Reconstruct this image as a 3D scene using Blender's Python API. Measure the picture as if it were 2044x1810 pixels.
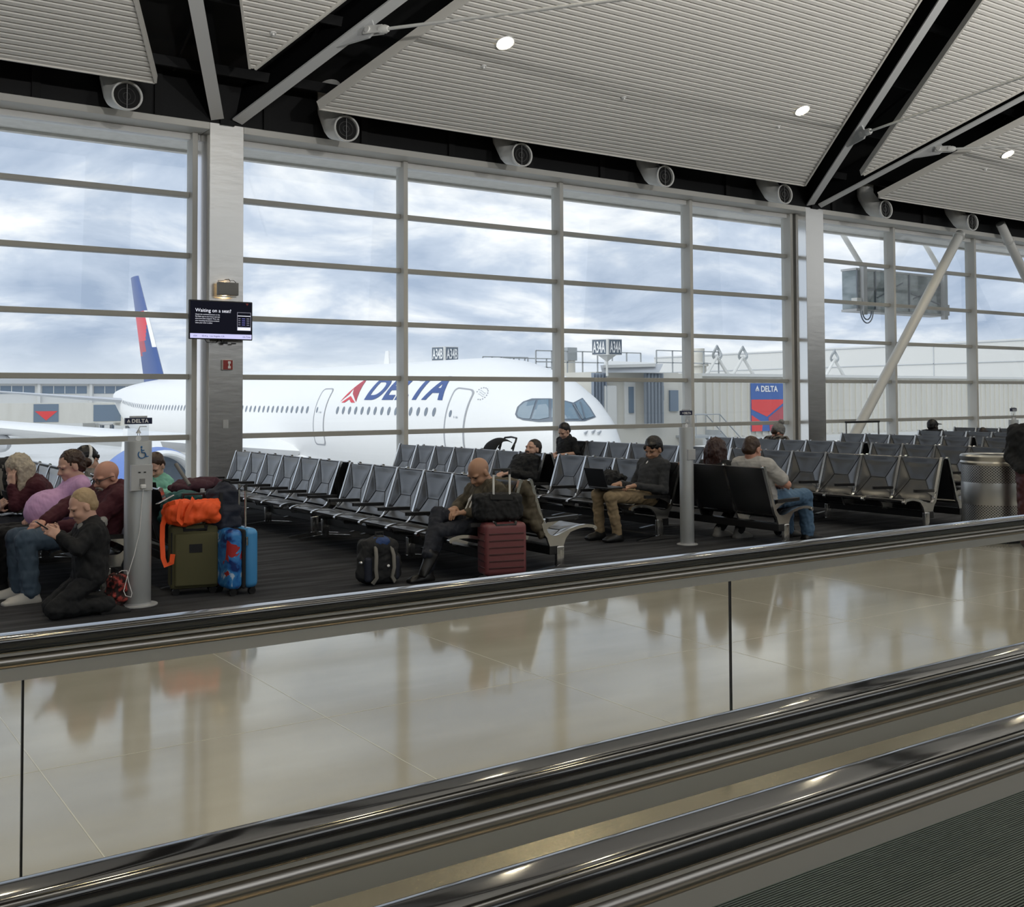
import bpy, bmesh, math, random
import numpy as np
from mathutils import Vector, Matrix, Euler
from mathutils.bvhtree import BVHTree
from math import sin, cos, pi, radians, sqrt, atan2

random.seed(7)
S = bpy.context.scene
for _o in list(bpy.data.objects):
    bpy.data.objects.remove(_o)
COL = S.collection

# ---------------------------------------------------------------- camera
# X runs along the window wall, Y towards it, Z up; the eye stands on a moving walkway
FPX, CX, CY = 2169.4, 1019.9, 721.2
YAW, PITCH, ROLL = 0.601666, 0.033508, -0.004778
EYE = np.array([0.0, 0.0, 1.64])
_f = np.array([sin(YAW)*cos(PITCH), cos(YAW)*cos(PITCH), sin(PITCH)])
_r = np.array([cos(YAW), -sin(YAW), 0.0])
_u = np.cross(_r, _f)
CAM_R = cos(ROLL)*_r + sin(ROLL)*_u
CAM_U = -sin(ROLL)*_r + cos(ROLL)*_u
CAM_F = _f
cam = bpy.data.cameras.new('camera')
cam.sensor_fit = 'HORIZONTAL'
cam.sensor_width = 36.0
cam.lens = FPX/2044*36.0
cam.shift_x = (1022-CX)/2044
cam.shift_y = (CY-905)/2044
cam.clip_start = 0.05
cam.clip_end = 3000
cam_ob = bpy.data.objects.new('camera', cam)
COL.objects.link(cam_ob)
cam_ob.matrix_world = Matrix(((CAM_R[0], CAM_U[0], -CAM_F[0], EYE[0]), (CAM_R[1], CAM_U[1], -CAM_F[1], EYE[1]),
                              (CAM_R[2], CAM_U[2], -CAM_F[2], EYE[2]), (0, 0, 0, 1)))
S.camera = cam_ob
S.view_settings.view_transform = 'Standard'
S.view_settings.look = 'None'
S.view_settings.gamma = 1.0
S.view_settings.exposure = 0.30
S.view_settings.use_curve_mapping = False
S.cycles.use_denoising = True
S.cycles.max_bounces = 7
S.cycles.diffuse_bounces = 3
S.cycles.glossy_bounces = 4
S.cycles.adaptive_threshold = 0.04
S.cycles.transparent_max_bounces = 16
S.cycles.sample_clamp_indirect = 6.0

# ---------------------------------------------------------------- sky
W = bpy.data.worlds.new('sky')
S.world = W
W.use_nodes = True
nt = W.node_tree
nt.nodes.clear()
def N(t, **kw):
    n = nt.nodes.new(t)
    for k, v in kw.items():
        setattr(n, k, v)
    return n
tc = N('ShaderNodeTexCoord')
sep = N('ShaderNodeSeparateXYZ')
nt.links.new(tc.outputs['Generated'], sep.inputs[0])
zz = N('ShaderNodeMath', operation='MAXIMUM'); zz.inputs[1].default_value = 0.0
nt.links.new(sep.outputs['Z'], zz.inputs[0])
zb = N('ShaderNodeMath', operation='ADD'); zb.inputs[1].default_value = 0.30
nt.links.new(zz.outputs[0], zb.inputs[0])
dv = []
for ax in 'XY':
    d = N('ShaderNodeMath', operation='DIVIDE')
    nt.links.new(sep.outputs[ax], d.inputs[0]); nt.links.new(zb.outputs[0], d.inputs[1]); dv.append(d)
cmb = N('ShaderNodeCombineXYZ')
nt.links.new(dv[0].outputs[0], cmb.inputs[0]); nt.links.new(dv[1].outputs[0], cmb.inputs[1])
n1 = N('ShaderNodeTexNoise'); n1.inputs['Scale'].default_value = 2.6; n1.inputs['Detail'].default_value = 9; n1.inputs['Roughness'].default_value = 0.58
n1.inputs['Distortion'].default_value = 0.35
nt.links.new(cmb.outputs[0], n1.inputs['Vector'])
cr = N('ShaderNodeValToRGB')
cr.color_ramp.elements[0].position = 0.34; cr.color_ramp.elements[0].color = (0.37, 0.45, 0.60, 1)
cr.color_ramp.elements[1].position = 0.64; cr.color_ramp.elements[1].color = (1.0, 1.0, 1.02, 1)
e = cr.color_ramp.elements.new(0.49); e.color = (0.57, 0.64, 0.77, 1)
nt.links.new(n1.outputs['Fac'], cr.inputs[0])
hz = N('ShaderNodeMapRange'); hz.inputs['From Min'].default_value = 0.0; hz.inputs['From Max'].default_value = 0.06
nt.links.new(sep.outputs['Z'], hz.inputs['Value'])
mx = N('ShaderNodeMixRGB'); mx.inputs[1].default_value = (0.82, 0.86, 0.92, 1)
nt.links.new(hz.outputs[0], mx.inputs[0]); nt.links.new(cr.outputs[0], mx.inputs[2])
bg = N('ShaderNodeBackground'); bg.inputs['Strength'].default_value = 0.93
nt.links.new(mx.outputs[0], bg.inputs[0])
wo = N('ShaderNodeOutputWorld'); nt.links.new(bg.outputs[0], wo.inputs[0])

# ---------------------------------------------------------------- sun and large lights
def lamp(name, kind, loc, energy, color=(1, 1, 1), direction=None, size=None, size_y=None, angle=None, spot=None, radius=None):
    l = bpy.data.lights.new(name, kind)
    l.energy = energy
    l.color = color
    if kind == 'AREA':
        l.shape = 'RECTANGLE'; l.size = size; l.size_y = size_y
    if kind == 'SUN':
        l.angle = angle
    if kind == 'SPOT':
        l.spot_size = spot; l.spot_blend = 0.6
    if radius is not None and kind in ('SPOT', 'POINT'):
        l.shadow_soft_size = radius
    o = bpy.data.objects.new(name, l)
    COL.objects.link(o)
    o.location = loc
    if direction is not None:
        o.rotation_euler = Vector(direction).to_track_quat('-Z', 'Y').to_euler()
    return o
# bright overcast over the apron: a very soft sun behind the clouds
lamp('overcast_sun', 'SUN', (0, 0, 40), 1.8, (1.0, 0.98, 0.95), (0.72, 0.28, -0.62), angle=radians(70))
# daylight through the windows of the opposite side of the hall
for k in range(4):
    lamp('daylight_opposite_window', 'AREA', (-9+14.6*k, -15.6, 9.2), 290, (0.93, 0.97, 1.0), (0, 1, -0.1), size=12.5, size_y=7.0)
for k in range(3):  # overhead panels added as fill light for the hall
    lamp('overhead_fill', 'AREA', (-2+15*k, -1.0, 14.4), 140, (0.97, 0.98, 1.0), (0, 0.25, -1), size=12, size_y=3.0)
lamp('end_wall_fill', 'AREA', (45.7, 1.0, 8.8), 330, (0.95, 0.98, 1.0), (-1, 0, -0.05), size=20, size_y=7.5)  # fill panel added on the end wall to brighten the far column's reflection
# spots added out of view to brighten the sloping ceiling
for k in range(9):
    lamp('ceiling_fill', 'SPOT', (-7+5.2*k, 1.5, 6.4), 1380, (1.0, 0.975, 0.935), (0.0, 0.86, 0.50), spot=radians(78), radius=0.14)
for k in range(5):  # spots added to brighten the flat ceiling mirrored in rails and deck
    lamp('roof_fill', 'SPOT', (-6+8*k, -2.0, 8.0), 900, (1.0, 0.90, 0.72), (0.0, 0.1, 1), spot=radians(130), radius=0.4)

def ray(px, py):
    return CAM_R*((px-CX)/FPX) - CAM_U*((py-CY)/FPX) + CAM_F
def at_y(px, py, Y):
    d = ray(px, py); return EYE + d*(Y/d[1])
def at_x(px, py, X):
    d = ray(px, py); return EYE + d*(X/d[0])
def at_z(px, py, z):
    d = ray(px, py); return EYE + d*((z-EYE[2])/d[2])

# ---------------------------------------------------------------- materials
MATS = {}
def mat(name, col, rough=0.5, metal=0.0, spec=0.5, noise=None, bump=None, emit=None, aniso=None, coat=0.0):
    """noise = (scale, second colour, lo, hi, stretch xyz); bump = (scale, strength, stretch)"""
    m = bpy.data.materials.new(name)
    m.use_nodes = True
    t = m.node_tree
    b = t.nodes['Principled BSDF']
    b.inputs['Base Color'].default_value = (*col, 1)
    b.inputs['Roughness'].default_value = rough
    b.inputs['Metallic'].default_value = metal
    b.inputs['Specular IOR Level'].default_value = spec
    if coat:
        b.inputs['Coat Weight'].default_value = coat
        b.inputs['Coat Roughness'].default_value = 0.30 if name == 'leather' else 0.06
    if emit:
        b.inputs['Emission Color'].default_value = (*emit[0], 1)
        b.inputs['Emission Strength'].default_value = emit[1]
    def tex(scale, stretch, detail=4):
        c = t.nodes.new('ShaderNodeTexCoord')
        mp = t.nodes.new('ShaderNodeMapping'); mp.inputs['Scale'].default_value = stretch
        n = t.nodes.new('ShaderNodeTexNoise'); n.inputs['Scale'].default_value = scale; n.inputs['Detail'].default_value = detail
        t.links.new(c.outputs['Object'], mp.inputs[0]); t.links.new(mp.outputs[0], n.inputs['Vector'])
        return n
    if noise:
        sc, c2, lo, hi, st = noise
        n = tex(sc, st)
        r = t.nodes.new('ShaderNodeValToRGB')
        r.color_ramp.elements[0].position = lo; r.color_ramp.elements[0].color = (*col, 1)
        r.color_ramp.elements[1].position = hi; r.color_ramp.elements[1].color = (*c2, 1)
        t.links.new(n.outputs['Fac'], r.inputs[0]); t.links.new(r.outputs[0], b.inputs['Base Color'])
    if bump:
        sc, stg, st = bump
        n = tex(sc, st)
        bp = t.nodes.new('ShaderNodeBump'); bp.inputs['Strength'].default_value = stg; bp.inputs['Distance'].default_value = 0.01
        t.links.new(n.outputs['Fac'], bp.inputs['Height']); t.links.new(bp.outputs[0], b.inputs['Normal'])
    MATS[name] = m
    return m
U1 = (1, 1, 1)
mat('frame_paint', (0.60, 0.59, 0.55), 0.42)
mat('bar_paint', (0.44, 0.435, 0.40), 0.42)
mat('ledge_paint', (0.62, 0.61, 0.57), 0.45)
mat('soffit', (0.84, 0.82, 0.77), 0.7, noise=(6, (0.78, 0.76, 0.71), 0.4, 0.6, (1, 1, 1)))
mat('black_void', (0.0016, 0.0018, 0.0022), 0.8)
mat('black_steel', (0.0025, 0.0028, 0.0035), 0.6, 0, 0.25)
mat('ceiling_rib', (0.70, 0.685, 0.645), 0.5)
mat('ceiling_edge', (0.66, 0.64, 0.59), 0.5)
mat('beam_paint', (0.60, 0.61, 0.61), 0.45)
mat('nozzle_paint', (0.74, 0.74, 0.71), 0.35)
mat('white_paint', (0.80, 0.80, 0.78), 0.4)
mat('dark_grille', (0.01, 0.01, 0.012), 0.5)
mat('brushed_steel', (0.56, 0.55, 0.53), 0.27, 1.0, bump=(3.0, 0.25, (0.6, 0.6, 2.2)))
mat('side_steel', (0.78, 0.77, 0.75), 0.16, 1.0)
mat('satin_steel', (0.40, 0.375, 0.345), 0.30, 1.0, bump=(60, 0.05, (0.03, 1, 1)))
mat('deck_steel', (0.36, 0.31, 0.235), 0.25, 1.0, bump=(120, 0.12, (0.02, 1, 1)))
mat('strip_alu', (0.62, 0.61, 0.58), 0.42, 0.9)
mat('rubber', (0.008, 0.008, 0.009), 0.10, 0.0, 1.0, coat=0.6)
mat('chrome', (0.68, 0.675, 0.665), 0.17, 1.0)
mat('leather', (0.013, 0.014, 0.0165), 0.36, 0.0, 1.0, coat=0.8, bump=(140, 0.05, U1))
mat('seam', (0.006, 0.006, 0.007), 0.5)
mat('arm_black', (0.012, 0.012, 0.013), 0.4)
mat('beam_black', (0.012, 0.012, 0.013), 0.35)
mat('carpet', (0.026, 0.027, 0.031), 0.95, 0, 0.2, noise=(2.2, (0.070, 0.073, 0.081), 0.42, 0.72, (0.5, 3.4, 1)), bump=(220, 0.35, U1))
mat('terrazzo', (0.365, 0.343, 0.295), 0.085, 0.0, 0.95, noise=(1.5, (0.455, 0.438, 0.393), 0.35, 0.65, (0.35, 1, 1)), bump=(2.4, 0.02, U1))
mat('joint', (0.62, 0.60, 0.54), 0.2)
mat('belt', (0.11, 0.13, 0.125), 0.35, 0.6)
mat('belt_dark', (0.008, 0.010, 0.010), 0.6)
mat('pole_grey', (0.40, 0.42, 0.43), 0.42, 0.35)
mat('plate_grey', (0.50, 0.51, 0.52), 0.4, 0.2)
mat('sign_navy', (0.012, 0.018, 0.06), 0.35)
mat('white', (0.82, 0.82, 0.82), 0.45)
mat('lens', (1, 1, 1), 0.3, emit=((1.0, 0.88, 0.62), 80.0))
mat('trim_gold', (0.80, 0.72, 0.50), 0.3)
mat('ada_blue', (0.02, 0.14, 0.36), 0.5)
mat('tv_black', (0.006, 0.006, 0.008), 0.25)
mat('tv_navy', (0.001, 0.0012, 0.003), 0.5, 0, 0.15, emit=((0.006, 0.007, 0.018), 0.4))
mat('tv_white', (0.5, 0.5, 0.5), 0.4, emit=((0.85, 0.87, 1.0), 0.75))
mat('tv_lilac', (0.4, 0.4, 0.5), 0.4, emit=((0.55, 0.55, 0.90), 0.75))
mat('tv_grey', (0.2, 0.2, 0.22), 0.4, emit=((0.30, 0.30, 0.40), 0.5))
mat('tv_blue', (0.05, 0.05, 0.2), 0.4, emit=((0.16, 0.16, 0.50), 0.6))
mat('red_paint', (0.30, 0.035, 0.03), 0.4)
mat('sconce', (0.20, 0.20, 0.20), 0.45)
mat('plane_white', (0.83, 0.83, 0.82), 0.35, bump=None)
mat('plane_grey', (0.52, 0.54, 0.57), 0.4)
mat('plane_line', (0.36, 0.37, 0.39), 0.5)
mat('plane_navy', (0.045, 0.09, 0.26), 0.4)
mat('plane_red', (0.66, 0.055, 0.075), 0.4)
mat('plane_dkred', (0.42, 0.05, 0.07), 0.4)
mat('plane_blue', (0.10, 0.19, 0.50), 0.4)
mat('mask_dark', (0.12, 0.15, 0.19), 0.3)
mat('cabin_window', (0.20, 0.23, 0.27), 0.2)
mat('cockpit_glass', (0.15, 0.22, 0.28), 0.08, spec=0.8)
mat('apron', (0.52, 0.52, 0.51), 0.85, noise=(0.12, (0.62, 0.62, 0.61), 0.4, 0.6, (1, 0.4, 1)))
mat('yellow', (0.85, 0.55, 0.10), 0.6)
mat('building_white', (0.66, 0.66, 0.64), 0.6)
mat('building_grey', (0.50, 0.52, 0.54), 0.6)
mat('wall_dark', (0.16, 0.16, 0.16), 0.7)
mat('building_glass', (0.16, 0.21, 0.27), 0.2)
mat('bridge_cream', (0.66, 0.64, 0.58), 0.55, noise=(0.9, (0.60, 0.58, 0.52), 0.4, 0.7, (1, 1, 0.15)))
mat('bridge_grey', (0.45, 0.46, 0.47), 0.5)
mat('bellows', (0.26, 0.30, 0.36), 0.7)
mat('bellows_blue', (0.27, 0.305, 0.35), 0.7)
mat('galv', (0.40, 0.42, 0.43), 0.5, 0.3)
mat('banner_blue', (0.06, 0.14, 0.40), 0.5)
mat('banner_red', (0.75, 0.07, 0.07), 0.5)
mat('banner_dkred', (0.45, 0.08, 0.10), 0.5)
mat('smoked_glass', (0.10, 0.14, 0.15), 0.06, 0.0, 0.8, noise=(1.3, (0.26, 0.31, 0.33), 0.4, 0.62, (1, 1, 2.5)))
mat('can_steel', (0.50, 0.50, 0.48), 0.33, 1.0)
mat('cream', (0.72, 0.66, 0.50), 0.6)
# luggage, clothes and people
mat('olive_fabric', (0.10, 0.095, 0.042), 0.8, bump=(300, 0.2, U1))
mat('dark_fabric', (0.013, 0.014, 0.016), 0.8, bump=(200, 0.2, U1))
mat('grey_strap', (0.22, 0.21, 0.19), 0.8)
mat('orange_fabric', (0.92, 0.105, 0.015), 0.65, bump=(30, 0.25, U1))
mat('teal_fabric', (0.012, 0.085, 0.085), 0.7, bump=(30, 0.25, U1))
mat('navy_fabric', (0.014, 0.018, 0.034), 0.75, bump=(90, 0.2, U1))
mat('royal_fabric', (0.012, 0.045, 0.16), 0.7)
mat('pink_fabric', (0.70, 0.02, 0.10), 0.5, bump=(20, 0.3, U1))
mat('plum_fabric', (0.060, 0.018, 0.030), 0.85, bump=(25, 0.3, U1))
mat('burgundy_shell', (0.16, 0.047, 0.052), 0.38)
mat('burgundy_dark', (0.055, 0.012, 0.014), 0.45)
mat('blue_shell', (0.07, 0.30, 0.62), 0.25)
mat('print_red', (0.45, 0.04, 0.04), 0.3)
mat('print_navy', (0.02, 0.05, 0.22), 0.3)
mat('brown_fabric', (0.060, 0.036, 0.036), 0.85, bump=(120, 0.3, U1))
mat('red_mottle', (0.02, 0.008, 0.008), 0.85, noise=(22, (0.42, 0.06, 0.05), 0.45, 0.6, U1))
mat('lilac_plastic', (0.30, 0.27, 0.42), 0.3)
mat('black_plastic', (0.012, 0.012, 0.013), 0.35)
mat('laptop_black', (0.008, 0.009, 0.012), 0.55)
mat('skin_pale', (0.62, 0.37, 0.28), 0.5, bump=(70, 0.04, U1))
mat('skin_ruddy', (0.56, 0.29, 0.21), 0.48, bump=(70, 0.05, U1))
mat('skin_tan', (0.42, 0.235, 0.15), 0.46, bump=(70, 0.05, U1))
mat('skin_light', (0.62, 0.38, 0.285), 0.5, bump=(70, 0.03, U1))
mat('skin_dark', (0.035, 0.024, 0.020), 0.5)
mat('hair_black', (0.008, 0.007, 0.007), 0.42)
mat('hair_dark', (0.020, 0.012, 0.009), 0.42, bump=(60, 0.4, (1, 1, 0.25)))
mat('hair_brown', (0.045, 0.022, 0.012), 0.42, bump=(60, 0.4, (1, 1, 0.25)))
mat('hair_auburn', (0.035, 0.012, 0.009), 0.40, bump=(50, 0.5, (1, 1, 0.15)))
mat('hair_blond', (0.42, 0.30, 0.17), 0.5, bump=(80, 0.4, (1, 1, 0.4)))
mat('hair_ash', (0.46, 0.40, 0.31), 0.5, bump=(50, 0.6, (1, 1, 0.15)))
mat('hair_grey', (0.42, 0.38, 0.34), 0.6, bump=(120, 0.4, U1))
mat('stubble', (0.055, 0.034, 0.026), 0.6, bump=(150, 0.4, U1))
mat('maroon_knit', (0.060, 0.008, 0.016), 0.85, bump=(150, 0.2, U1))
mat('lilac_knit', (0.62, 0.37, 0.62), 0.75, bump=(120, 0.15, U1))
mat('denim', (0.045, 0.075, 0.115), 0.8, noise=(3.0, (0.07, 0.11, 0.16), 0.4, 0.7, U1), bump=(200, 0.2, U1))
mat('denim_dark', (0.012, 0.015, 0.025), 0.8, bump=(200, 0.2, U1))
mat('denim_blue', (0.065, 0.13, 0.22), 0.8, noise=(3.0, (0.095, 0.175, 0.28), 0.4, 0.7, U1), bump=(200, 0.2, U1))
mat('black_cloth', (0.008, 0.009, 0.011), 0.85, bump=(120, 0.2, U1))
mat('charcoal_knit', (0.035, 0.037, 0.041), 0.85, bump=(150, 0.2, U1))
mat('khaki', (0.27, 0.20, 0.115), 0.8, bump=(200, 0.15, U1))
mat('grey_tee', (0.43, 0.42, 0.405), 0.85, bump=(120, 0.15, U1))
mat('olive_jacket', (0.075, 0.062, 0.040), 0.8, bump=(80, 0.2, U1))
mat('mint_fleece', (0.24, 0.55, 0.43), 0.85, bump=(120, 0.2, U1))
mat('pink_dots', (0.62, 0.24, 0.30), 0.8)
mat('plaid', (0.02, 0.02, 0.022), 0.85)
mat('beanie_knit', (0.22, 0.22, 0.215), 0.9, bump=(60, 0.6, (1, 1, 0.3)))
mat('slate_blue', (0.045, 0.062, 0.085), 0.8)
mat('shoe_white', (0.50, 0.49, 0.46), 0.6)
mat('shoe_grey', (0.20, 0.195, 0.185), 0.65)
mat('shoe_black', (0.010, 0.010, 0.010), 0.4)
mat('green_plastic', (0.05, 0.35, 0.10), 0.5)
mat('white_collar', (0.70, 0.70, 0.69), 0.7)
mat('eye_dark', (0.012, 0.010, 0.009), 0.35)
mat('watch', (0.02, 0.02, 0.02), 0.25, 0.5)
mat('lip', (0.36, 0.13, 0.11), 0.5)
def node_mat(name):
    m = bpy.data.materials.new(name); m.use_nodes = True; MATS[name] = m
    return m, m.node_tree, m.node_tree.nodes['Principled BSDF']
def glass_mat(name, tint, refl_rough, fac_scale):
    m = bpy.data.materials.new(name); m.use_nodes = True; t = m.node_tree
    t.nodes.clear()
    tr = t.nodes.new('ShaderNodeBsdfTransparent'); tr.inputs[0].default_value = (*tint, 1)
    gl = t.nodes.new('ShaderNodeBsdfGlossy'); gl.inputs['Roughness'].default_value = refl_rough
    fr = t.nodes.new('ShaderNodeFresnel'); fr.inputs[0].default_value = 1.45
    mu = t.nodes.new('ShaderNodeMath'); mu.operation = 'MULTIPLY'; mu.inputs[1].default_value = fac_scale; mu.use_clamp = True
    ge = t.nodes.new('ShaderNodeNewGeometry'); iv = t.nodes.new('ShaderNodeMath'); iv.operation = 'SUBTRACT'; iv.inputs[0].default_value = 1.0
    m2 = t.nodes.new('ShaderNodeMath'); m2.operation = 'MULTIPLY'
    t.links.new(ge.outputs['Backfacing'], iv.inputs[1]); t.links.new(iv.outputs[0], m2.inputs[0]); t.links.new(mu.outputs[0], m2.inputs[1])
    mxs = t.nodes.new('ShaderNodeMixShader'); ou = t.nodes.new('ShaderNodeOutputMaterial')
    t.links.new(fr.outputs[0], mu.inputs[0]); t.links.new(m2.outputs[0], mxs.inputs[0])
    t.links.new(tr.outputs[0], mxs.inputs[1]); t.links.new(gl.outputs[0], mxs.inputs[2]); t.links.new(mxs.outputs[0], ou.inputs[0])
    MATS[name] = m
glass_mat('window_glass', (0.95, 0.97, 0.97), 0.0, 1.2)
glass_mat('balustrade_glass', (0.965, 0.978, 0.972), 0.0, 0.7)
glass_mat('acrylic', (0.90, 0.91, 0.92), 0.02, 1.0)
# perforated steel of the bin: rows of round holes in two bands
m, t, b = node_mat('perforated_steel')
b.inputs['Metallic'].default_value = 1.0; b.inputs['Roughness'].default_value = 0.35
tcn = t.nodes.new('ShaderNodeTexCoord'); sp = t.nodes.new('ShaderNodeSeparateXYZ'); t.links.new(tcn.outputs['Object'], sp.inputs[0])
def mth(op, a, bb=None):
    n = t.nodes.new('ShaderNodeMath'); n.operation = op
    for i, v in enumerate((a, bb)):
        if v is None: continue
        if isinstance(v, (int, float)): n.inputs[i].default_value = v
        else: t.links.new(v, n.inputs[i])
    return n.outputs[0]
ang = mth('ARCTAN2', sp.outputs['Y'], sp.outputs['X'])
ca = mth('SINE', mth('MULTIPLY', ang, 62.0)); cz = mth('SINE', mth('MULTIPLY', sp.outputs['Z'], 210.0))
hole = mth('GREATER_THAN', mth('MULTIPLY', ca, cz), 0.30)
hole = mth('MULTIPLY', hole, 0.92)
mxn = t.nodes.new('ShaderNodeMixRGB'); mxn.inputs[1].default_value = (0.50, 0.49, 0.47, 1); mxn.inputs[2].default_value = (0.01, 0.01, 0.01, 1)
t.links.new(hole, mxn.inputs[0]); t.links.new(mxn.outputs[0], b.inputs['Base Color'])
# printed suitcase shell: blue with white, navy and red splashes
m, t, b = node_mat('print_shell')
b.inputs['Roughness'].default_value = 0.25
tcn = t.nodes.new('ShaderNodeTexCoord')
def nz(scale, off):
    mp = t.nodes.new('ShaderNodeMapping'); mp.inputs['Location'].default_value = (off, off*2, off)
    n = t.nodes.new('ShaderNodeTexNoise'); n.inputs['Scale'].default_value = scale; n.inputs['Detail'].default_value = 5; n.inputs['Distortion'].default_value = .8
    t.links.new(tcn.outputs['Object'], mp.inputs[0]); t.links.new(mp.outputs[0], n.inputs['Vector']); return n.outputs['Fac']
rp = t.nodes.new('ShaderNodeValToRGB'); rp.color_ramp.elements[0].position = .36; rp.color_ramp.elements[0].color = (.008, .03, .16, 1)
rp.color_ramp.elements[1].position = .66; rp.color_ramp.elements[1].color = (.62, .72, .85, 1)
for p_, c_ in ((.46, (.03, .17, .50, 1)), (.56, (.05, .26, .60, 1)), (.61, (.55, .68, .85, 1))):
    q_ = rp.color_ramp.elements.new(p_); q_.color = c_
t.links.new(nz(7.0, 1.3), rp.inputs[0])
rm = mth('GREATER_THAN', nz(5.0, 4.1), 0.60)
mxn = t.nodes.new('ShaderNodeMixRGB'); mxn.inputs[2].default_value = (.42, .03, .03, 1)
t.links.new(rm, mxn.inputs[0]); t.links.new(rp.outputs[0], mxn.inputs[1]); t.links.new(mxn.outputs[0], b.inputs['Base Color'])
# plaid cloth
m, t, b = MATS['plaid'], MATS['plaid'].node_tree, MATS['plaid'].node_tree.nodes['Principled BSDF']
tcn = t.nodes.new('ShaderNodeTexCoord'); sp = t.nodes.new('ShaderNodeSeparateXYZ'); t.links.new(tcn.outputs['Object'], sp.inputs[0])
px_ = mth('GREATER_THAN', mth('SINE', mth('MULTIPLY', mth('ADD', sp.outputs['X'], sp.outputs['Y']), 75.0)), 0.1)
pz_ = mth('GREATER_THAN', mth('SINE', mth('MULTIPLY', sp.outputs['Z'], 75.0)), 0.1)
pl_ = mth('MULTIPLY', mth('ADD', px_, pz_), 0.5)
mxn = t.nodes.new('ShaderNodeMixRGB'); mxn.inputs[1].default_value = (0.012, 0.012, 0.013, 1); mxn.inputs[2].default_value = (0.30, 0.27, 0.23, 1)
t.links.new(pl_, mxn.inputs[0]); t.links.new(mxn.outputs[0], b.inputs['Base Color'])
# pink cloth with dark dots
m, t, b = MATS['pink_dots'], MATS['pink_dots'].node_tree, MATS['pink_dots'].node_tree.nodes['Principled BSDF']
tcn = t.nodes.new('ShaderNodeTexCoord'); vo = t.nodes.new('ShaderNodeTexVoronoi'); vo.inputs['Scale'].default_value = 17; vo.inputs['Randomness'].default_value = 0.4
t.links.new(tcn.outputs['Object'], vo.inputs['Vector'])
dt = mth('LESS_THAN', vo.outputs['Distance'], 0.27)
mxn = t.nodes.new('ShaderNodeMixRGB'); mxn.inputs[1].default_value = (0.66, 0.27, 0.33, 1); mxn.inputs[2].default_value = (0.10, 0.03, 0.05, 1)
t.links.new(dt, mxn.inputs[0]); t.links.new(mxn.outputs[0], b.inputs['Base Color'])

# ---------------------------------------------------------------- mesh helpers
def link_mesh(name, V, F, m, parent=None, smooth=True, sharp=0.7, bevel=0.0, mats=None, fm=None):
    me = bpy.data.meshes.new(name)
    me.from_pydata([tuple(v) for v in V], [], F)
    ms = mats if mats else [m]
    for x in ms:
        me.materials.append(MATS[x])
    if fm is not None:
        me.polygons.foreach_set('material_index', fm)
    me.update()
    if smooth:
        me.polygons.foreach_set('use_smooth', [True]*len(me.polygons))
        me.set_sharp_from_angle(angle=sharp)
    o = bpy.data.objects.new(name, me)
    COL.objects.link(o)
    if parent is not None:
        o.parent = parent
    if bevel:
        bv = o.modifiers.new('bevel', 'BEVEL'); bv.width = bevel; bv.segments = 2; bv.limit_method = 'ANGLE'; bv.angle_limit = 0.6
    return o
def unit(v):
    v = np.asarray(v, float); return v/np.linalg.norm(v)
def basis(d, up=(0, 0, 1)):
    d = np.asarray(d, float); d = d/np.linalg.norm(d)
    up = np.asarray(up, float)
    if abs(np.dot(d, up)/np.linalg.norm(up)) > 0.98:
        up = np.array([1.0, 0, 0]) if abs(d[0]) < 0.9 else np.array([0, 1.0, 0])
    a = np.cross(d, up); a /= np.linalg.norm(a)
    return a, np.cross(a, d), d
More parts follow.
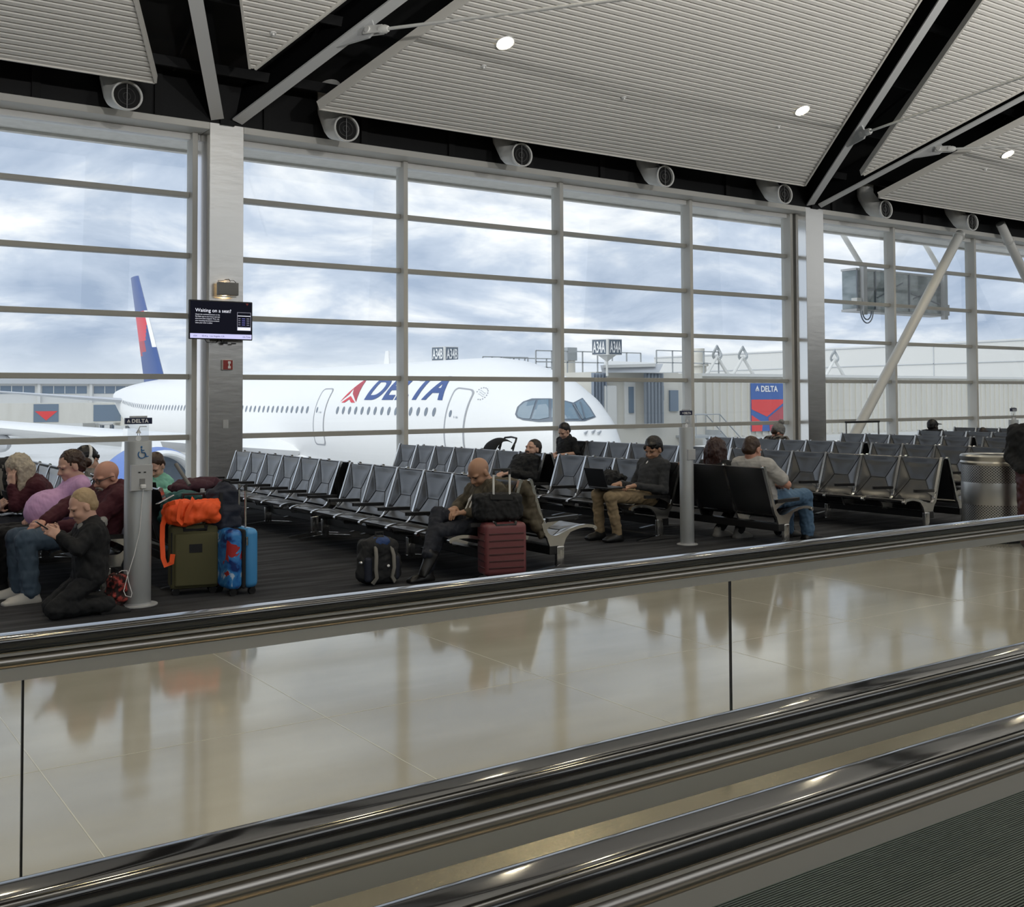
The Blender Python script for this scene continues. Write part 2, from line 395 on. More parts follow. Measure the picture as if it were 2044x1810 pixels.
class MB:
    def __init__(s):
        s.V = []; s.F = []; s.M = []; s.mi = 0
    def add(s, V, F):
        o = len(s.V)
        s.V += [np.asarray(v, float) for v in V]
        s.F += [[i+o for i in f] for f in F]
        s.M += [s.mi]*len(F)
        return s
    def box(s, x0, x1, y0, y1, z0, z1):
        V = [(x, y, z) for x in (x0, x1) for y in (y0, y1) for z in (z0, z1)]
        return s.add(V, [[0, 1, 3, 2], [4, 6, 7, 5], [0, 4, 5, 1], [2, 3, 7, 6], [0, 2, 6, 4], [1, 5, 7, 3]])
    def bar(s, p0, p1, w, h, up=(0, 0, 1)):
        p0 = np.asarray(p0, float); p1 = np.asarray(p1, float)
        a, u, d = basis(p1-p0, up)
        V = [p+a*i*w/2+u*j*h/2 for p in (p0, p1) for i in (-1, 1) for j in (-1, 1)]
        return s.add(V, [[0, 1, 3, 2], [4, 6, 7, 5], [0, 4, 5, 1], [2, 3, 7, 6], [0, 2, 6, 4], [1, 5, 7, 3]])
    def tube(s, pts, r, n=10, caps=True):
        pts = [np.asarray(p, float) for p in pts]
        rs = r if hasattr(r, '__len__') else [r]*len(pts)
        V = []; F = []; pa = None
        for i, p in enumerate(pts):
            if i == 0: d = pts[1]-p
            elif i == len(pts)-1: d = p-pts[i-1]
            else:
                d0 = p-pts[i-1]; d1 = pts[i+1]-p
                d = d0/max(np.linalg.norm(d0), 1e-9)+d1/max(np.linalg.norm(d1), 1e-9)
            d = d/max(np.linalg.norm(d), 1e-9)
            if pa is None:
                a, u, _ = basis(d)
            else:
                a = pa-d*np.dot(pa, d); a /= max(np.linalg.norm(a), 1e-9); u = np.cross(a, d)
            pa = a
            for k in range(n):
                t = 2*pi*k/n
                V.append(p+rs[i]*(a*cos(t)+u*sin(t)))
        for i in range(len(pts)-1):
            for k in range(n):
                k2 = (k+1) % n
                F.append([i*n+k, i*n+k2, (i+1)*n+k2, (i+1)*n+k])
        if caps:
            F.append(list(range(n))[::-1]); F.append([(len(pts)-1)*n+k for k in range(n)])
        return s.add(V, F)
    def lathe(s, prof, c, n=32, ax=(0, 0, 1)):
        a, u, d = basis(ax)
        c = np.asarray(c, float); V = []; F = []
        for r, h in prof:
            for k in range(n):
                t = 2*pi*k/n
                V.append(c+d*h+max(r, 1e-5)*(a*cos(t)+u*sin(t)))
        for i in range(len(prof)-1):
            for k in range(n):
                k2 = (k+1) % n
                F.append([i*n+k, i*n+k2, (i+1)*n+k2, (i+1)*n+k])
        return s.add(V, F)
    def prism(s, poly, fn, a0, a1):
        """poly: 2-D outline; fn(u, v, w) -> point; extruded from w=a0 to a1"""
        n = len(poly)
        V = [fn(u, v, a0) for u, v in poly]+[fn(u, v, a1) for u, v in poly]
        F = [list(range(n))[::-1], [n+i for i in range(n)]]
        F += [[i, (i+1) % n, n+(i+1) % n, n+i] for i in range(n)]
        return s.add(V, F)
    def grid(s, fn, nu, nv):
        V = [fn(i/nu, j/nv) for i in range(nu+1) for j in range(nv+1)]
        F = [[i*(nv+1)+j, (i+1)*(nv+1)+j, (i+1)*(nv+1)+j+1, i*(nv+1)+j+1] for i in range(nu) for j in range(nv)]
        return s.add(V, F)
    def ell(s, c, r, R=None, nu=16, nv=10):
        c = np.asarray(c, float); V = []; F = []
        R = np.eye(3) if R is None else np.asarray(R)
        for j in range(nv+1):
            ph = -pi/2+pi*j/nv
            for i in range(nu):
                t = 2*pi*i/nu
                V.append(c+R@np.array([r[0]*cos(ph)*cos(t), r[1]*cos(ph)*sin(t), r[2]*sin(ph)]))
        for j in range(nv):
            for i in range(nu):
                i2 = (i+1) % nu
                F.append([j*nu+i, j*nu+i2, (j+1)*nu+i2, (j+1)*nu+i])
        return s.add(V, F)
    def rbox(s, c, half, r, R=None, n=5):
        """box with rounded edges and corners"""
        c = np.asarray(c, float); half = np.asarray(half, float); R = np.eye(3) if R is None else np.asarray(R)
        r = min(r, *(half*0.999))
        # sampled sphere directions pushed to box corners
        V = []; F = []
        us = []
        for q in range(4):
            for k in range(n+1):
                us.append((q*pi/2+k*(pi/2)/n, q))
        vs = [(-pi/2+k*(pi/2)/n, -1) for k in range(n+1)]+[(k*(pi/2)/n, 1) for k in range(n+1)]
        sgn = [(1, 1), (-1, 1), (-1, -1), (1, -1)]
        for ph, sz in vs:
            for t, q in us:
                sx, sy = sgn[q]
                V.append(c+R@np.array([sx*(half[0]-r)+r*cos(ph)*cos(t), sy*(half[1]-r)+r*cos(ph)*sin(t), sz*(half[2]-r)+r*sin(ph)]))
        w = len(us)
        for j in range(len(vs)-1):
            for i in range(w):
                i2 = (i+1) % w
                F.append([j*w+i, j*w+i2, (j+1)*w+i2, (j+1)*w+i])
        F.append(list(range(w))[::-1]); F.append([(len(vs)-1)*w+i for i in range(w)])
        return s.add(V, F)
    def build(s, name, m, parent=None, smooth=True, sharp=0.7, bevel=0.0):
        if isinstance(m, (list, tuple)):
            return link_mesh(name, s.V, s.F, None, parent, smooth, sharp, bevel, mats=list(m), fm=s.M)
        return link_mesh(name, s.V, s.F, m, parent, smooth, sharp, bevel)
def tag(o, label=None, cat=None, group=None, kind=None):
    if label: o['label'] = label
    if cat: o['category'] = cat
    if group: o['group'] = group
    if kind: o['kind'] = kind
    return o
def empty(name, loc=(0, 0, 0), rz=0.0, label=None, cat=None, group=None, kind=None):
    o = bpy.data.objects.new(name, None)
    o.empty_display_size = 0.1
    COL.objects.link(o)
    o.location = loc; o.rotation_euler = (0, 0, rz)
    return tag(o, label, cat, group, kind)
def struct(o, label=None):
    return tag(o, label, None, None, 'structure')
def dup(o, parent):
    c = o.copy(); COL.objects.link(c); c.parent = parent
    for ch in list(o.children):
        dup(ch, c)
    return c
def text_mesh(body, size=1.0, bold=0.0, shear=0.0, extrude=0.0, align='LEFT', spacing=1.0):
    cu = bpy.data.curves.new('lettering', 'FONT')
    cu.body = body; cu.size = size; cu.offset = bold; cu.shear = shear; cu.extrude = extrude; cu.align_x = align
    cu.space_character = spacing
    o = bpy.data.objects.new('lettering', cu)
    COL.objects.link(o)
    dg = bpy.context.evaluated_depsgraph_get()
    me = bpy.data.meshes.new_from_object(o.evaluated_get(dg))
    V = [tuple(v.co) for v in me.vertices]; F = [list(p.vertices) for p in me.polygons]
    bpy.data.objects.remove(o); bpy.data.meshes.remove(me); bpy.data.curves.remove(cu)
    return V, F
def dense_text(body, size, cuts=3, **kw):
    V, F = text_mesh(body, size, **kw)
    bm = bmesh.new()
    vs = [bm.verts.new(v) for v in V]
    for f in F:
        try: bm.faces.new([vs[i] for i in f])
        except ValueError: pass
    bmesh.ops.triangulate(bm, faces=bm.faces[:])
    bmesh.ops.subdivide_edges(bm, edges=bm.edges[:], cuts=cuts, use_grid_fill=True)
    bm.verts.index_update()
    out = [tuple(v.co) for v in bm.verts], [[v.index for v in f.verts] for f in bm.faces]
    bm.free()
    return out
def dense(poly, step):
    """closed outline with extra points on its long sides"""
    out = []
    for i, p in enumerate(poly):
        q = poly[(i+1) % len(poly)]
        n = max(1, int(math.ceil(max(abs(q[0]-p[0])/(3*step), abs(q[1]-p[1])/step))))
        out += [(p[0]+(q[0]-p[0])*k/n, p[1]+(q[1]-p[1])*k/n) for k in range(n)]
    return out
def lettering(name, body, fn, m, parent, size, **kw):
    V, F = text_mesh(body, size, **kw)
    return link_mesh(name, [fn(x, y) for x, y, z in V], F, m, parent, smooth=False)
# ================================================================ THE HALL
XL, XR = -16.0, 46.0
BAY = 14.65
fl = struct(MB().box(XL, XR, -16, 7.6, -0.3, 0.0).build('floor', 'terrazzo', smooth=False), 'polished beige terrazzo floor beyond the moving walkway')
struct(MB().box(XL, XR, 7.6, 18.2, -0.3, 0.004).build('floor', 'carpet', smooth=False), 'dark charcoal streaked carpet under the seats')
# joint strips of the terrazzo, at right angles to the walkway and along it
k = 0
for i in range(-3, 12):
    x = 2.41+1.38*i
    struct(MB().box(x-.0025, x+.0025, 3.32, 7.6, 0.0, 0.001).build('trim_%d' % (k+1), 'joint', smooth=False)); k += 1
struct(MB().box(XL, XR, 5.20, 5.204, 0.0, 0.001).build('trim_%d' % (k+1), 'joint', smooth=False)); k += 1
struct(MB().box(XL, XR, 7.58, 7.62, 0.0, 0.006).build('trim_%d' % (k+1), 'strip_alu', smooth=False)); k += 1
# closed side and back walls, dark roof deck
struct(MB().box(XL-.2, XL, -16, 18.2, 0, 15).build('wall_left', 'building_grey', smooth=False))
struct(MB().box(XR, XR+.2, -16, 18.2, 0, 15).build('wall_right', 'building_grey', smooth=False))
struct(MB().box(XL, XR, -16.2, -16, 0, 15).build('wall_back', 'wall_dark', smooth=False))
def deck(x, y, up=0.0): return 7.45+0.5*(16.5-y)+up
struct(MB().add([(x, y, z) for x in (XL, XR) for (y, z) in ((17.6, 6.9), (2.0, 14.7), (2.0, 15.0), (17.6, 7.2))],
                [[0, 1, 2, 3], [7, 6, 5, 4], [0, 4, 5, 1], [2, 6, 7, 3], [1, 5, 6, 2], [0, 3, 7, 4]]).build('ceiling', 'black_void', smooth=False), 'black painted roof deck above the ribbed panels')
struct(MB().box(XL, XR, -16, 2.0, 14.7, 15.0).build('ceiling', 'ceiling_edge', smooth=False))
struct(MB().box(XL, XR, 17.46, 17.7, 6.2, 7.3).build('wall_front', 'black_steel', smooth=False), 'black bulkhead between the window ledge and the ceiling')
for x in np.arange(XL+1, XR, 1.83):
    struct(MB().box(x-.06, x+.06, 17.40, 17.46, 6.2, 7.1).build('wall_front', 'black_void', smooth=False))
# the aluminium ledge over the windows
COLS = [6.27+BAY*i for i in range(-1, 3)]
ed = [XL]+[v for c in COLS for v in (c-.29, c+.29)]+[XR]
ed = [XL, COLS[0]-.29, COLS[0]+.29, COLS[1]-.29, COLS[1]+.29, COLS[2]-.32, COLS[2]+.32, COLS[3]-.3, COLS[3]+.3, XR]
k = 30
for a, b_ in zip(ed[0::2], ed[1::2]):
    o = MB().box(a, b_, 17.435, 18.12, 6.085, 6.2).build('trim_%d' % k, 'ledge_paint', smooth=False, bevel=.008); k += 1
    struct(o, 'pale aluminium ledge above the windows')
    struct(MB().box(a, b_, 17.90, 18.1, 5.985, 6.085).build('trim_%d' % k, 'white_paint', smooth=False)); k += 1
    struct(MB().box(a, b_, 17.86, 18.1, 0.0, 0.10).build('baseboard_front', 'frame_paint', smooth=False))
# windows: one per bay
ROWS = (1.011, 2.016, 3.028, 4.037, 5.057)
BAYS = [(-4.8, -1.14), (-1.14, 2.52), (2.52, 5.86), (6.50, 9.85), (9.85, 13.51), (13.51, 17.17), (17.17, 20.51), (21.24, 24.50),
        (24.50, 28.16), (28.16, 31.82), (31.82, 35.16), (35.9, 39.1)]
for i, (x0, x1) in enumerate(BAYS):
    w = empty('window_%d' % (i+1), (x0, 18.0, 0), kind='structure')
    W0 = x1-x0
    for z in ROWS:
        MB().box(.0, W0-.04, -.075, .065, z-.044, z+.044).build('transom', 'bar_paint', w, smooth=False, bevel=.006)
    MB().box(W0-.045, W0+.045, -.20, .10, 0, 6.085).build('mullion', 'frame_paint', w, smooth=False, bevel=.006)
    if x0 in (21.24, 6.50, 35.9):
        MB().box(-.02, .05, -.10, .10, 0, 6.085).build('mullion', 'frame_paint', w, smooth=False)
    MB().box(.0, W0-.04, .012, .022, 0.1, 5.99).build('glass_pane', 'window_glass', w, smooth=False)
# exterior soffit
struct(MB().box(XL, XR, 18.2, 19.55, 6.18, 6.4).build('trim_60', 'soffit', smooth=False))
struct(MB().box(XL, XR, 19.55, 19.68, 6.13, 6.4).build('trim_61', 'soffit', smooth=False))
# steel-clad columns
for i, c in enumerate(COLS):
    h = .2875 if i < 2 else .315
    e = empty('column', (c, 17.435, 0), kind='structure',
              label='brushed steel clad column, %s' % ('left outside the view', 'with the screen on it', 'far one beside the white diagonal brace', 'far right out of view')[i])
    MB().box(-h, h, 0.0, .012, 0, 6.2).build('front_cladding', 'brushed_steel', e, smooth=False, bevel=.004)
    for y0, y1 in ((.012, .30), (.305, .60)):
        MB().box(-h+.001, -h+.012, y0, y1, 0, 6.15).build('side_cladding', 'side_steel', e, smooth=False)
        MB().box(h-.012, h-.001, y0, y1, 0, 6.15).build('side_cladding', 'side_steel', e, smooth=False)
    MB().box(-.12, .12, -.03, .2, 6.18, 6.27).build('cap_plate', 'black_steel', e, smooth=False)

# ---------------------------------------------------------------- ribbed ceiling panels
def rib_panel(n, Y0, Y1, xa, xb, label):
    """xa(y), xb(y): ends of the ribs"""
    e = empty('ceiling_panel', (0.5*(xa(Y0)+xb(Y0)), Y0, 6.447+.5*(16.5-Y0)), kind='structure', label=label)
    ox, oy, oz = e.location
    P = lambda x, y, d: (x-ox, y-oy, 6.447+.5*(16.5-y)+d-oz)
    m = MB(); p = 0.092
    y = Y0
    while y > Y1+p:
        a, b1, c = y, y-.053, y-p
        for (ya, da, yb, db) in ((a, 0, b1, 0), (b1, 0, b1-.002, .052), (b1-.002, .052, c+.002, .052), (c+.002, .052, c, 0)):
            if xb(yb) - xa(yb) < .03: continue
            m.add([P(xa(ya), ya, da), P(xb(ya), ya, da), P(xb(yb), yb, db), P(xa(yb), yb, db)], [[0, 1, 2, 3]])
        y -= p
    m.build('ribbed_sheet', 'ceiling_rib', e, smooth=False)
    if xb(Y0)-xa(Y0) > .3:
        MB().bar(P(xa(Y0), Y0+.012, .02), P(xb(Y0), Y0+.012, .02), .03, .075).build('edge_trim', 'ceiling_edge', e, smooth=False)
    for fn in (xa, xb):
        sg = -1 if fn is xa else 1
        MB().bar(P(fn(Y0)+sg*.012, Y0, .045), P(fn(Y1)+sg*.012, Y1, .045), .035, .15).build('edge_trim', 'ceiling_edge', e, smooth=False)
    return e
for i in (-1, 0, 1, 2):
    b0 = BAY*i
    where = {-1: 'at the left edge, above the first nozzle', 0: 'large one in the middle of the ceiling', 1: 'at the right edge above the white brace', 2: 'beyond the right edge'}[i]
    rib_panel(i, 16.5, 4.8, lambda y, b0=b0: 7.5+b0+.5*(16.5-y), lambda y, b0=b0: 19.46+b0-.5*(16.5-y), 'ribbed ceiling panel, '+where)
for i in (-1, 0, 1, 2):
    b0 = BAY*i
    where = {-1: 'out of view', 0: 'small triangle between the beams of the left column', 1: 'triangle between the beams of the far column', 2: 'beyond the right edge'}[i]
    rib_panel(i, 15.93, 6.0, lambda y, b0=b0: 6.10+b0-.5*(15.93-y), lambda y, b0=b0: 6.14+b0+.5*(15.93-y), 'ribbed ceiling panel, '+where)
# roof beams that spread from the column heads
def roofbeam(c, sg, label):
    e = empty('roof_beam', (c+sg*.17, 17.42, 6.27), kind='structure', label=label)
    nrm = np.array([0, .5, 1.0])/sqrt(1.25)
    d = np.array([sg*.5, -1, .5])
    L = 12.6
    MB().bar((0, 0, 0), d*L, .21, .03, nrm).build('flange', 'beam_paint', e, smooth=False)
    MB().bar(nrm*.30, d*L+nrm*.30, .03, .56, nrm).build('web', 'black_steel', e, smooth=False)  # web of the grey beam, coloured black for the unlit void around it
    return e
for i, c in enumerate(COLS):
    wh = ('out of view', 'left column', 'far column', 'beyond the right edge')[i]
    for sg in (-1, 1):
        roofbeam(c, sg, 'grey roof beam rising %s from the head of the %s' % ('leftward' if sg < 0 else 'rightward', wh))
# black steel lattice above the panels, dimly seen between them
for i in range(9):
    y = 16.9-1.35*i
    z = 6.447+.5*(16.5-y)+.62
    struct(MB().box(XL, XR, y-.03, y+.03, z-.02, z+.14).build('roof_purlin', 'black_steel', smooth=False))
for i in range(22):
    x = -8+1.9*i
    struct(MB().tube([(x, 17.2, 6.9), (x, 9, 11.0)], .035, 6).build('roof_pipe', 'black_steel'))
# tie rods
def tie(c, sg, label):
    """gusset welded under the beam, fork and pin, threaded rod"""
    d = np.array([sg*.5, -1, .5]); b0 = np.array([c+sg*.17, 17.42, 6.27]); nrm = np.array([0, .5, 1.0])/sqrt(1.25)
    e = empty('tie_rod', tuple(b0+d*2.35), label=label, cat='tie rod', group='tie rods under the roof beams')
    du = d/np.linalg.norm(d)
    q = [du*-.62-nrm*.01, du*.16-nrm*.01, du*.16-nrm*.24, du*.02-nrm*.27]
    side = np.cross(du, nrm)
    MB().add([p+side*s_ for s_ in (-.018, .018) for p in q], [[0, 1, 2, 3], [7, 6, 5, 4], [0, 4, 5, 1], [1, 5, 6, 2], [2, 6, 7, 3], [3, 7, 4, 0]]).build('gusset', 'beam_paint', e, smooth=False)
    r = np.array([sg*.48, -1, -.08]); r /= np.linalg.norm(r)
    p0 = du*.06-nrm*.16
    f = MB()
    for s_ in (-.045, .045):
        f.bar(p0+side*s_-r*.08, p0+side*s_*.8+r*.26, .02, .13, nrm)
    f.tube([p0+r*.20, p0+r*.30, p0+r*.36], [.065, .07, .045], 12)
    f.build('fork', 'nozzle_paint', e)
    MB().tube([p0-side*.075, p0+side*.075], .05, 14).build('pin', 'white_paint', e)
    MB().tube([p0+r*.34, p0+r*11], .026, 10).build('rod', 'nozzle_paint', e)
tie(COLS[1], 1, 'white tie rod bolted under the beam near the top centre left')
tie(COLS[2], -1, 'white tie rod under the left-hand beam of the far column')
tie(COLS[2], 1, 'white tie rod under the right-hand beam of the far column')
# downlights
for i, (x, y) in enumerate([(9.88, 14.52), (17.16, 14.58), (24.45, 14.56), (9.88, 10.4), (13.5, 8.4), (24.5, 10.4), (2.5, 14.55), (2.5, 10.4), (31.8, 14.5), (28.1, 8.4), (-1.2, 8.4), (39.0, 14.5)]):
    z = 6.447+.5*(16.5-y)
    lab = ['round ceiling downlight nearest, right of the tie rod at top', 'round ceiling downlight by the right edge of the large panel', 'round ceiling downlight at the far right edge'][i] if i < 3 else 'round ceiling downlight above the view'
    e = empty('downlight', (x, y, z), label=lab, cat='ceiling light', group='round downlights in the ceiling')
    nrm = (0, -.5, -1)
    MB().lathe([(.155, 0), (.165, .012), (.15, .02), (.132, .012), (.125, -.03)], (0, 0, 0), 28, nrm).build('ring', 'white_paint', e)
    MB().lathe([(.001, .012), (.09, .010), (.13, .002)], (0, 0, 0), 28, nrm).build('lens', 'lens', e)
    lamp('downlight_bulb', 'SPOT', (x, y-.05, z-.1), 80, (1.0, 0.84, 0.58), (0, 0.0, -1), spot=radians(125), radius=.1)
# downlights over the walkways, out of view overhead: they glint on the handrails
for x in (-2.5, 0.1, 1.9, 3.7, 5.6, 8.0, 10.5, 13.5):
    for y in (0.2, 3.4):
        e = empty('downlight', (x, y, 7.2), label='round downlight above the walkways, out of view', cat='ceiling light', group='round downlights above the walkways')
        MB().lathe([(.155, 0), (.165, .012), (.15, .02), (.132, .012), (.125, -.03)], (0, 0, 0), 20, (0, 0, -1)).build('ring', 'white_paint', e)
        MB().lathe([(.001, .012), (.13, .002)], (0, 0, 0), 20, (0, 0, -1)).build('lens', 'trim_gold', e)
        lamp('walkway_downlight', 'SPOT', (x, y, 7.1), 60, (1.0, 0.80, 0.46), (0, 0, -1), spot=radians(95), radius=.13)
# sprinklers
for x, y, w in [(9.81, 15.05, 'below the nearest downlight'), (12.92, 15.12, 'in the middle of the large panel'), (17.01, 15.07, 'below the second downlight'), (6.17, 15.21, 'in the small triangular panel'), (24.4, 15.1, 'below the far right downlight')]:
    z = 6.447+.5*(16.5-y)
    e = empty('sprinkler_head', (x, y, z), label='small round sprinkler '+w, cat='sprinkler', group='sprinklers in the ceiling panels')
    MB().lathe([(.05, 0), (.045, .012), (.02, .016), (.012, .05), (.022, .055)], (0, 0, 0), 14, (0, -.3, -1)).build('body', 'white_paint', e)
# air nozzles
NZ = ['first from the left, beside the left ceiling panel', 'second from the left, right of the steel column', 'third from the left', 'fourth from the left', 'fifth from the left, by the far column head',
      'sixth from the left, right of the far column', 'seventh from the left, above the white brace']
for i in range(7):
    x = 4.42+3.652*i
    e = empty('air_nozzle', (x-.03, 17.2, 7.1), label='white elbow air nozzle, '+NZ[i], cat='air nozzle', group='air nozzles along the window ledge')
    A = np.array([.07, -.46, -.86]); ax = unit((-.06, -1, .03))
    pts = [(-.0, .08, .1), (-.0, .08, -.42), (.0, .06, -.47), (.01, -.15, -.77), (.012, -.18, -.80), (.063, -.40, -.862), A]
    MB().tube(pts, [.20, .20, .205, .21, .21, .205, .205], 28, caps=False).build('elbow', 'nozzle_paint', e, sharp=.35)
    MB().lathe([(.205, -.06), (.222, -.02), (.230, .02), (.218, .035), (.20, .02), (.195, -.06)], A, 32, ax).build('rim', 'white_paint', e)
    MB().lathe([(.001, -.03), (.198, -.03)], A, 30, ax).build('throat', 'black_void', e)
    g = MB()
    for r in (.125, .055):
        g.lathe([(r-.006, -.02), (r, .005), (r+.006, -.02)], A, 26, ax)
    g.bar(A+ax*.0+[0, 0, -.19], A+ax*.0+[0, 0, .19], .010, .01)
    g.build('grille', 'sconce', e)
# diagonal pipe braces by the far column
for a, b_, lab in [((21.33, 17.15, .0), (26.55, 17.2, 6.02), 'thick white diagonal brace pipe right of the far column'),
                   ((28.45, 17.2, 6.45), (33.91, 17.15, .0), 'thick white diagonal brace pipe cut by the right edge')]:
    e = empty('brace_pipe', a, label=lab, cat='brace', group='diagonal braces at the windows')
    d = np.array(b_)-np.array(a)
    MB().tube([(0, 0, 0), d], .125, 24).build('pipe', 'nozzle_paint', e)
    z = d*0.985 if d[2] > 0 else d*0.075
    MB().lathe([(.13, -.03), (.16, 0), (.13, .03)], z, 20, d).build('collar', 'nozzle_paint', e)
# handrail by the far column
e = empty('guard_rail', (20.9, 16.6, 0), label='steel guard rail with black top beside the far column', cat='railing')
MB().bar((.0, 0, 1.03), (1.25, 0, 1.03), .05, .05).build('top_rail', 'beam_black', e, bevel=.01)
for x in (.02, 1.22):
    MB().tube([(x, 0, 0), (x, 0, 1.01)], .022, 10).build('post', 'chrome', e)
MB().tube([(0, 0, .55), (1.22, 0, .55)], .012, 8).build('lower_rail', 'chrome', e)

# ---------------------------------------------------------------- things on the left column
e = empty('wall_screen', (6.11, 17.25, 2.925), label='black flat screen on the steel column asking Waiting on a seat', cat='screen')
MB().rbox((0, 0, 0), (.53, .028, .317), .012).build('housing', 'tv_black', e)
sc = MB().box(-.512, .512, -.0305, -.029, -.30, .30).build('display', 'tv_navy', e, smooth=False)
Tf = lambda x0, z0: (lambda x, y: (x0+x, -.0325, z0+y))
lettering('headline', 'Waiting on a seat?', Tf(-.43, .125), 'tv_white', sc, .080)
para = ['Check the overhead monitor or the', 'Fly Delta app to see if your seat and', 'zone have been assigned. Then, use', 'your boarding documents to board', 'when your zone is called.']
for i, l in enumerate(para):
    lettering('paragraph', l, Tf(-.43, .075-.034*i), 'tv_white', sc, .0275)
MB().box(-.512, .512, -.032, -.031, -.30, -.225).build('footer_bar', 'tv_lilac', sc, smooth=False)
for x, l in ((-.46, 'A34'), (-.32, '05:41p   Los Angeles, CA'), (.36, 'On Time')):
    lettering('footer_text', l, lambda u, v, x=x: (x+u, -.0335, -.275+v), 'tv_navy', sc, .036)
g = MB().box(.265, .50, -.033, -.0315, -.16, .14)
pf = g.build('phone_picture', 'tv_grey', sc, smooth=False)
MB().box(.273, .492, -.0345, -.033, -.10, .132).build('phone_page', 'tv_navy', sc, smooth=False)
MB().box(.273, .492, -.036, -.0345, .075, .085).build('page_line', 'tv_white', sc, smooth=False)
MB().box(.273, .492, -.036, -.0345, -.155, -.11).build('page_foot', 'tv_white', sc, smooth=False)
for i in range(4):
    for x0, x1, mm in ((.285, .32, 'tv_grey'), (.345, .40, 'tv_blue'), (.425, .47, 'tv_grey')):
        MB().box(x0, x1, -.036, -.0345, .03-.034*i, .042-.034*i).build('page_row', mm, sc, smooth=False)
MB().add([(.41, -.0335, .29), (.46, -.0335, .29), (.435, -.0335, .25)], [[0, 2, 1]]).build('corner_mark', 'red_paint', sc, smooth=False)
MB().box(-.15, .25, .028, .19, -.12, .12).build('mount', 'black_steel', e, smooth=False)
g = MB()
g.tube([(-.25, .06, -.30), (-.2, .08, -.36), (-.05, .08, -.365), (.0, .1, -.31)], .006, 6)
g.tube([(.02, .08, -.31), (.07, .1, -.37), (.1, .12, -.35)], .006, 6)
g.box(.08, .14, .06, .12, -.38, -.34); g.box(.22, .28, .06, .12, -.38, -.36)
g.build('cable', 'black_plastic', e)
e = empty('wall_sconce', (6.25, 17.42, 3.45), label='grey box wall lamp on the steel column above the screen', cat='wall lamp')
MB().rbox((0, -.10, 0), (.17, .05, .105), .008).build('lamp_shade', 'sconce', e)
MB().box(-.02, .02, -.05, .01, -.03, .03).build('arm', 'sconce', e, smooth=False)
g = MB()
g.tube([(-.16, -.10, .11), (-.16, -.10, .13), (.10, -.10, .145), (.14, -.1, .11)], .005, 6)
g.tube([(-.05, -.10, .15), (.02, -.1, .16), (.04, -.1, .12)], .008, 6)
g.build('frame_wire', 'black_steel', e)
MB().box(-.165, .14, -.12, -.06, -.135, -.115).build('reflector', 'white_paint', e, smooth=False)
lamp('sconce_bulb', 'POINT', (6.25, 17.402, 3.545), 5.0, (1.0, 0.70, 0.36), radius=.02)
lamp('sconce_bulb', 'POINT', (6.25, 17.402, 3.355), 2.0, (1.0, 0.70, 0.36), radius=.02)
e = empty('alarm_box', (6.28, 17.43, 2.205), label='small dark red alarm box on the steel column', cat='alarm box')
MB().box(-.088, .088, -.045, 0, -.085, .085).build('case', 'white_paint', e, smooth=False, bevel=.004)
MB().box(-.08, .08, -.055, -.045, -.077, .077).build('face', 'red_paint', e, smooth=False)
g = MB()
g.box(.0, .045, -.06, -.055, .02, .06); g.box(.01, .03, -.06, -.055, -.02, .02); g.box(.0, .045, -.06, -.055, -.06, -.02)
g.build('mark', 'white', e, smooth=False)
e = tag(MB().box(6.22, 6.31, 17.425, 17.435, 1.16, 1.30).build('cover_plate', 'plate_grey', smooth=False, bevel=.002), 'small blank steel cover plate low on the column', 'cover plate')

# ---------------------------------------------------------------- moving walkways
def sweep_x(prof, x0, x1, name, m, parent, smooth=True, sharp=0.7):
    n = len(prof)
    V = [(x, y, z) for x in (x0, x1) for y, z in prof]
    F = [[i, (i+1) % n, n+(i+1) % n, n+i] for i in range(n)]+[list(range(n))[::-1], [n+i for i in range(n)]]
    return link_mesh(name, V, F, m, parent, smooth, sharp)
def handrail(Y, label, joints):
    e = empty('walkway_balustrade', (14.0, Y, 0), label=label, cat='handrail', group='balustrades of the moving walkways')
    # rubber handrail: a flattened C section
    p = []
    for k in range(9):
        t = -.25*pi+k*(1.5*pi)/8
    w, h = .044, .052
    for t in np.linspace(-.20*pi, 1.20*pi, 72):
        c, s_ = cos(t), sin(t)
        p.append((w*math.copysign(abs(c)**.50, c), .974+.026*math.copysign(abs(s_)**.55, s_)))
    sweep_x(p, -24, 30, 'rubber_handrail', 'rubber', e, sharp=1.2)
    sweep_x([(-.034, .945), (.034, .945), (.034, .962), (-.034, .962)], -24, 30, 'handrail_track', 'strip_alu', e, False)
    # rounded steel moulding under it
    q = [(.028*cos(t), .925+.021*sin(t)) for t in np.linspace(0, 2*pi, 48, endpoint=False)]
    sweep_x(q, -24, 30, 'moulding', 'satin_steel', e, sharp=1.2)
    sweep_x([(-.017, .872), (.017, .872), (.017, .915), (-.017, .915)], -24, 30, 'glass_channel', 'strip_alu', e, False)
    sweep_x([(-.022, 0), (.022, 0), (.022, .05), (-.022, .05)], -24, 30, 'base_gasket', 'beam_black', e, False)
    xs = sorted(joints)
    for a, b_ in zip(xs[:-1], xs[1:]):
        MB().box(a-14+.004, b_-14-.004, -.006, .006, .03, .88).build('glass_panel', 'balustrade_glass', e, smooth=False)
        MB().box(b_-14-.0028, b_-14+.0028, -.0055, .0055, .03, .88).build('glass_joint', 'beam_black', e, smooth=False)
    return e
JA0, JA1 = at_y(1457.5, 1250, 3.26)[0], at_y(44, 1500, 3.26)[0]
st = JA0-JA1
handrail(3.26, 'farthest black handrail with glass panels, beside the seating area', [JA1+st*i for i in range(-4, 9)])
handrail(1.57, 'middle black handrail, near side of the opposite walkway', [-9.95+3.4*i for i in range(0, 12)])
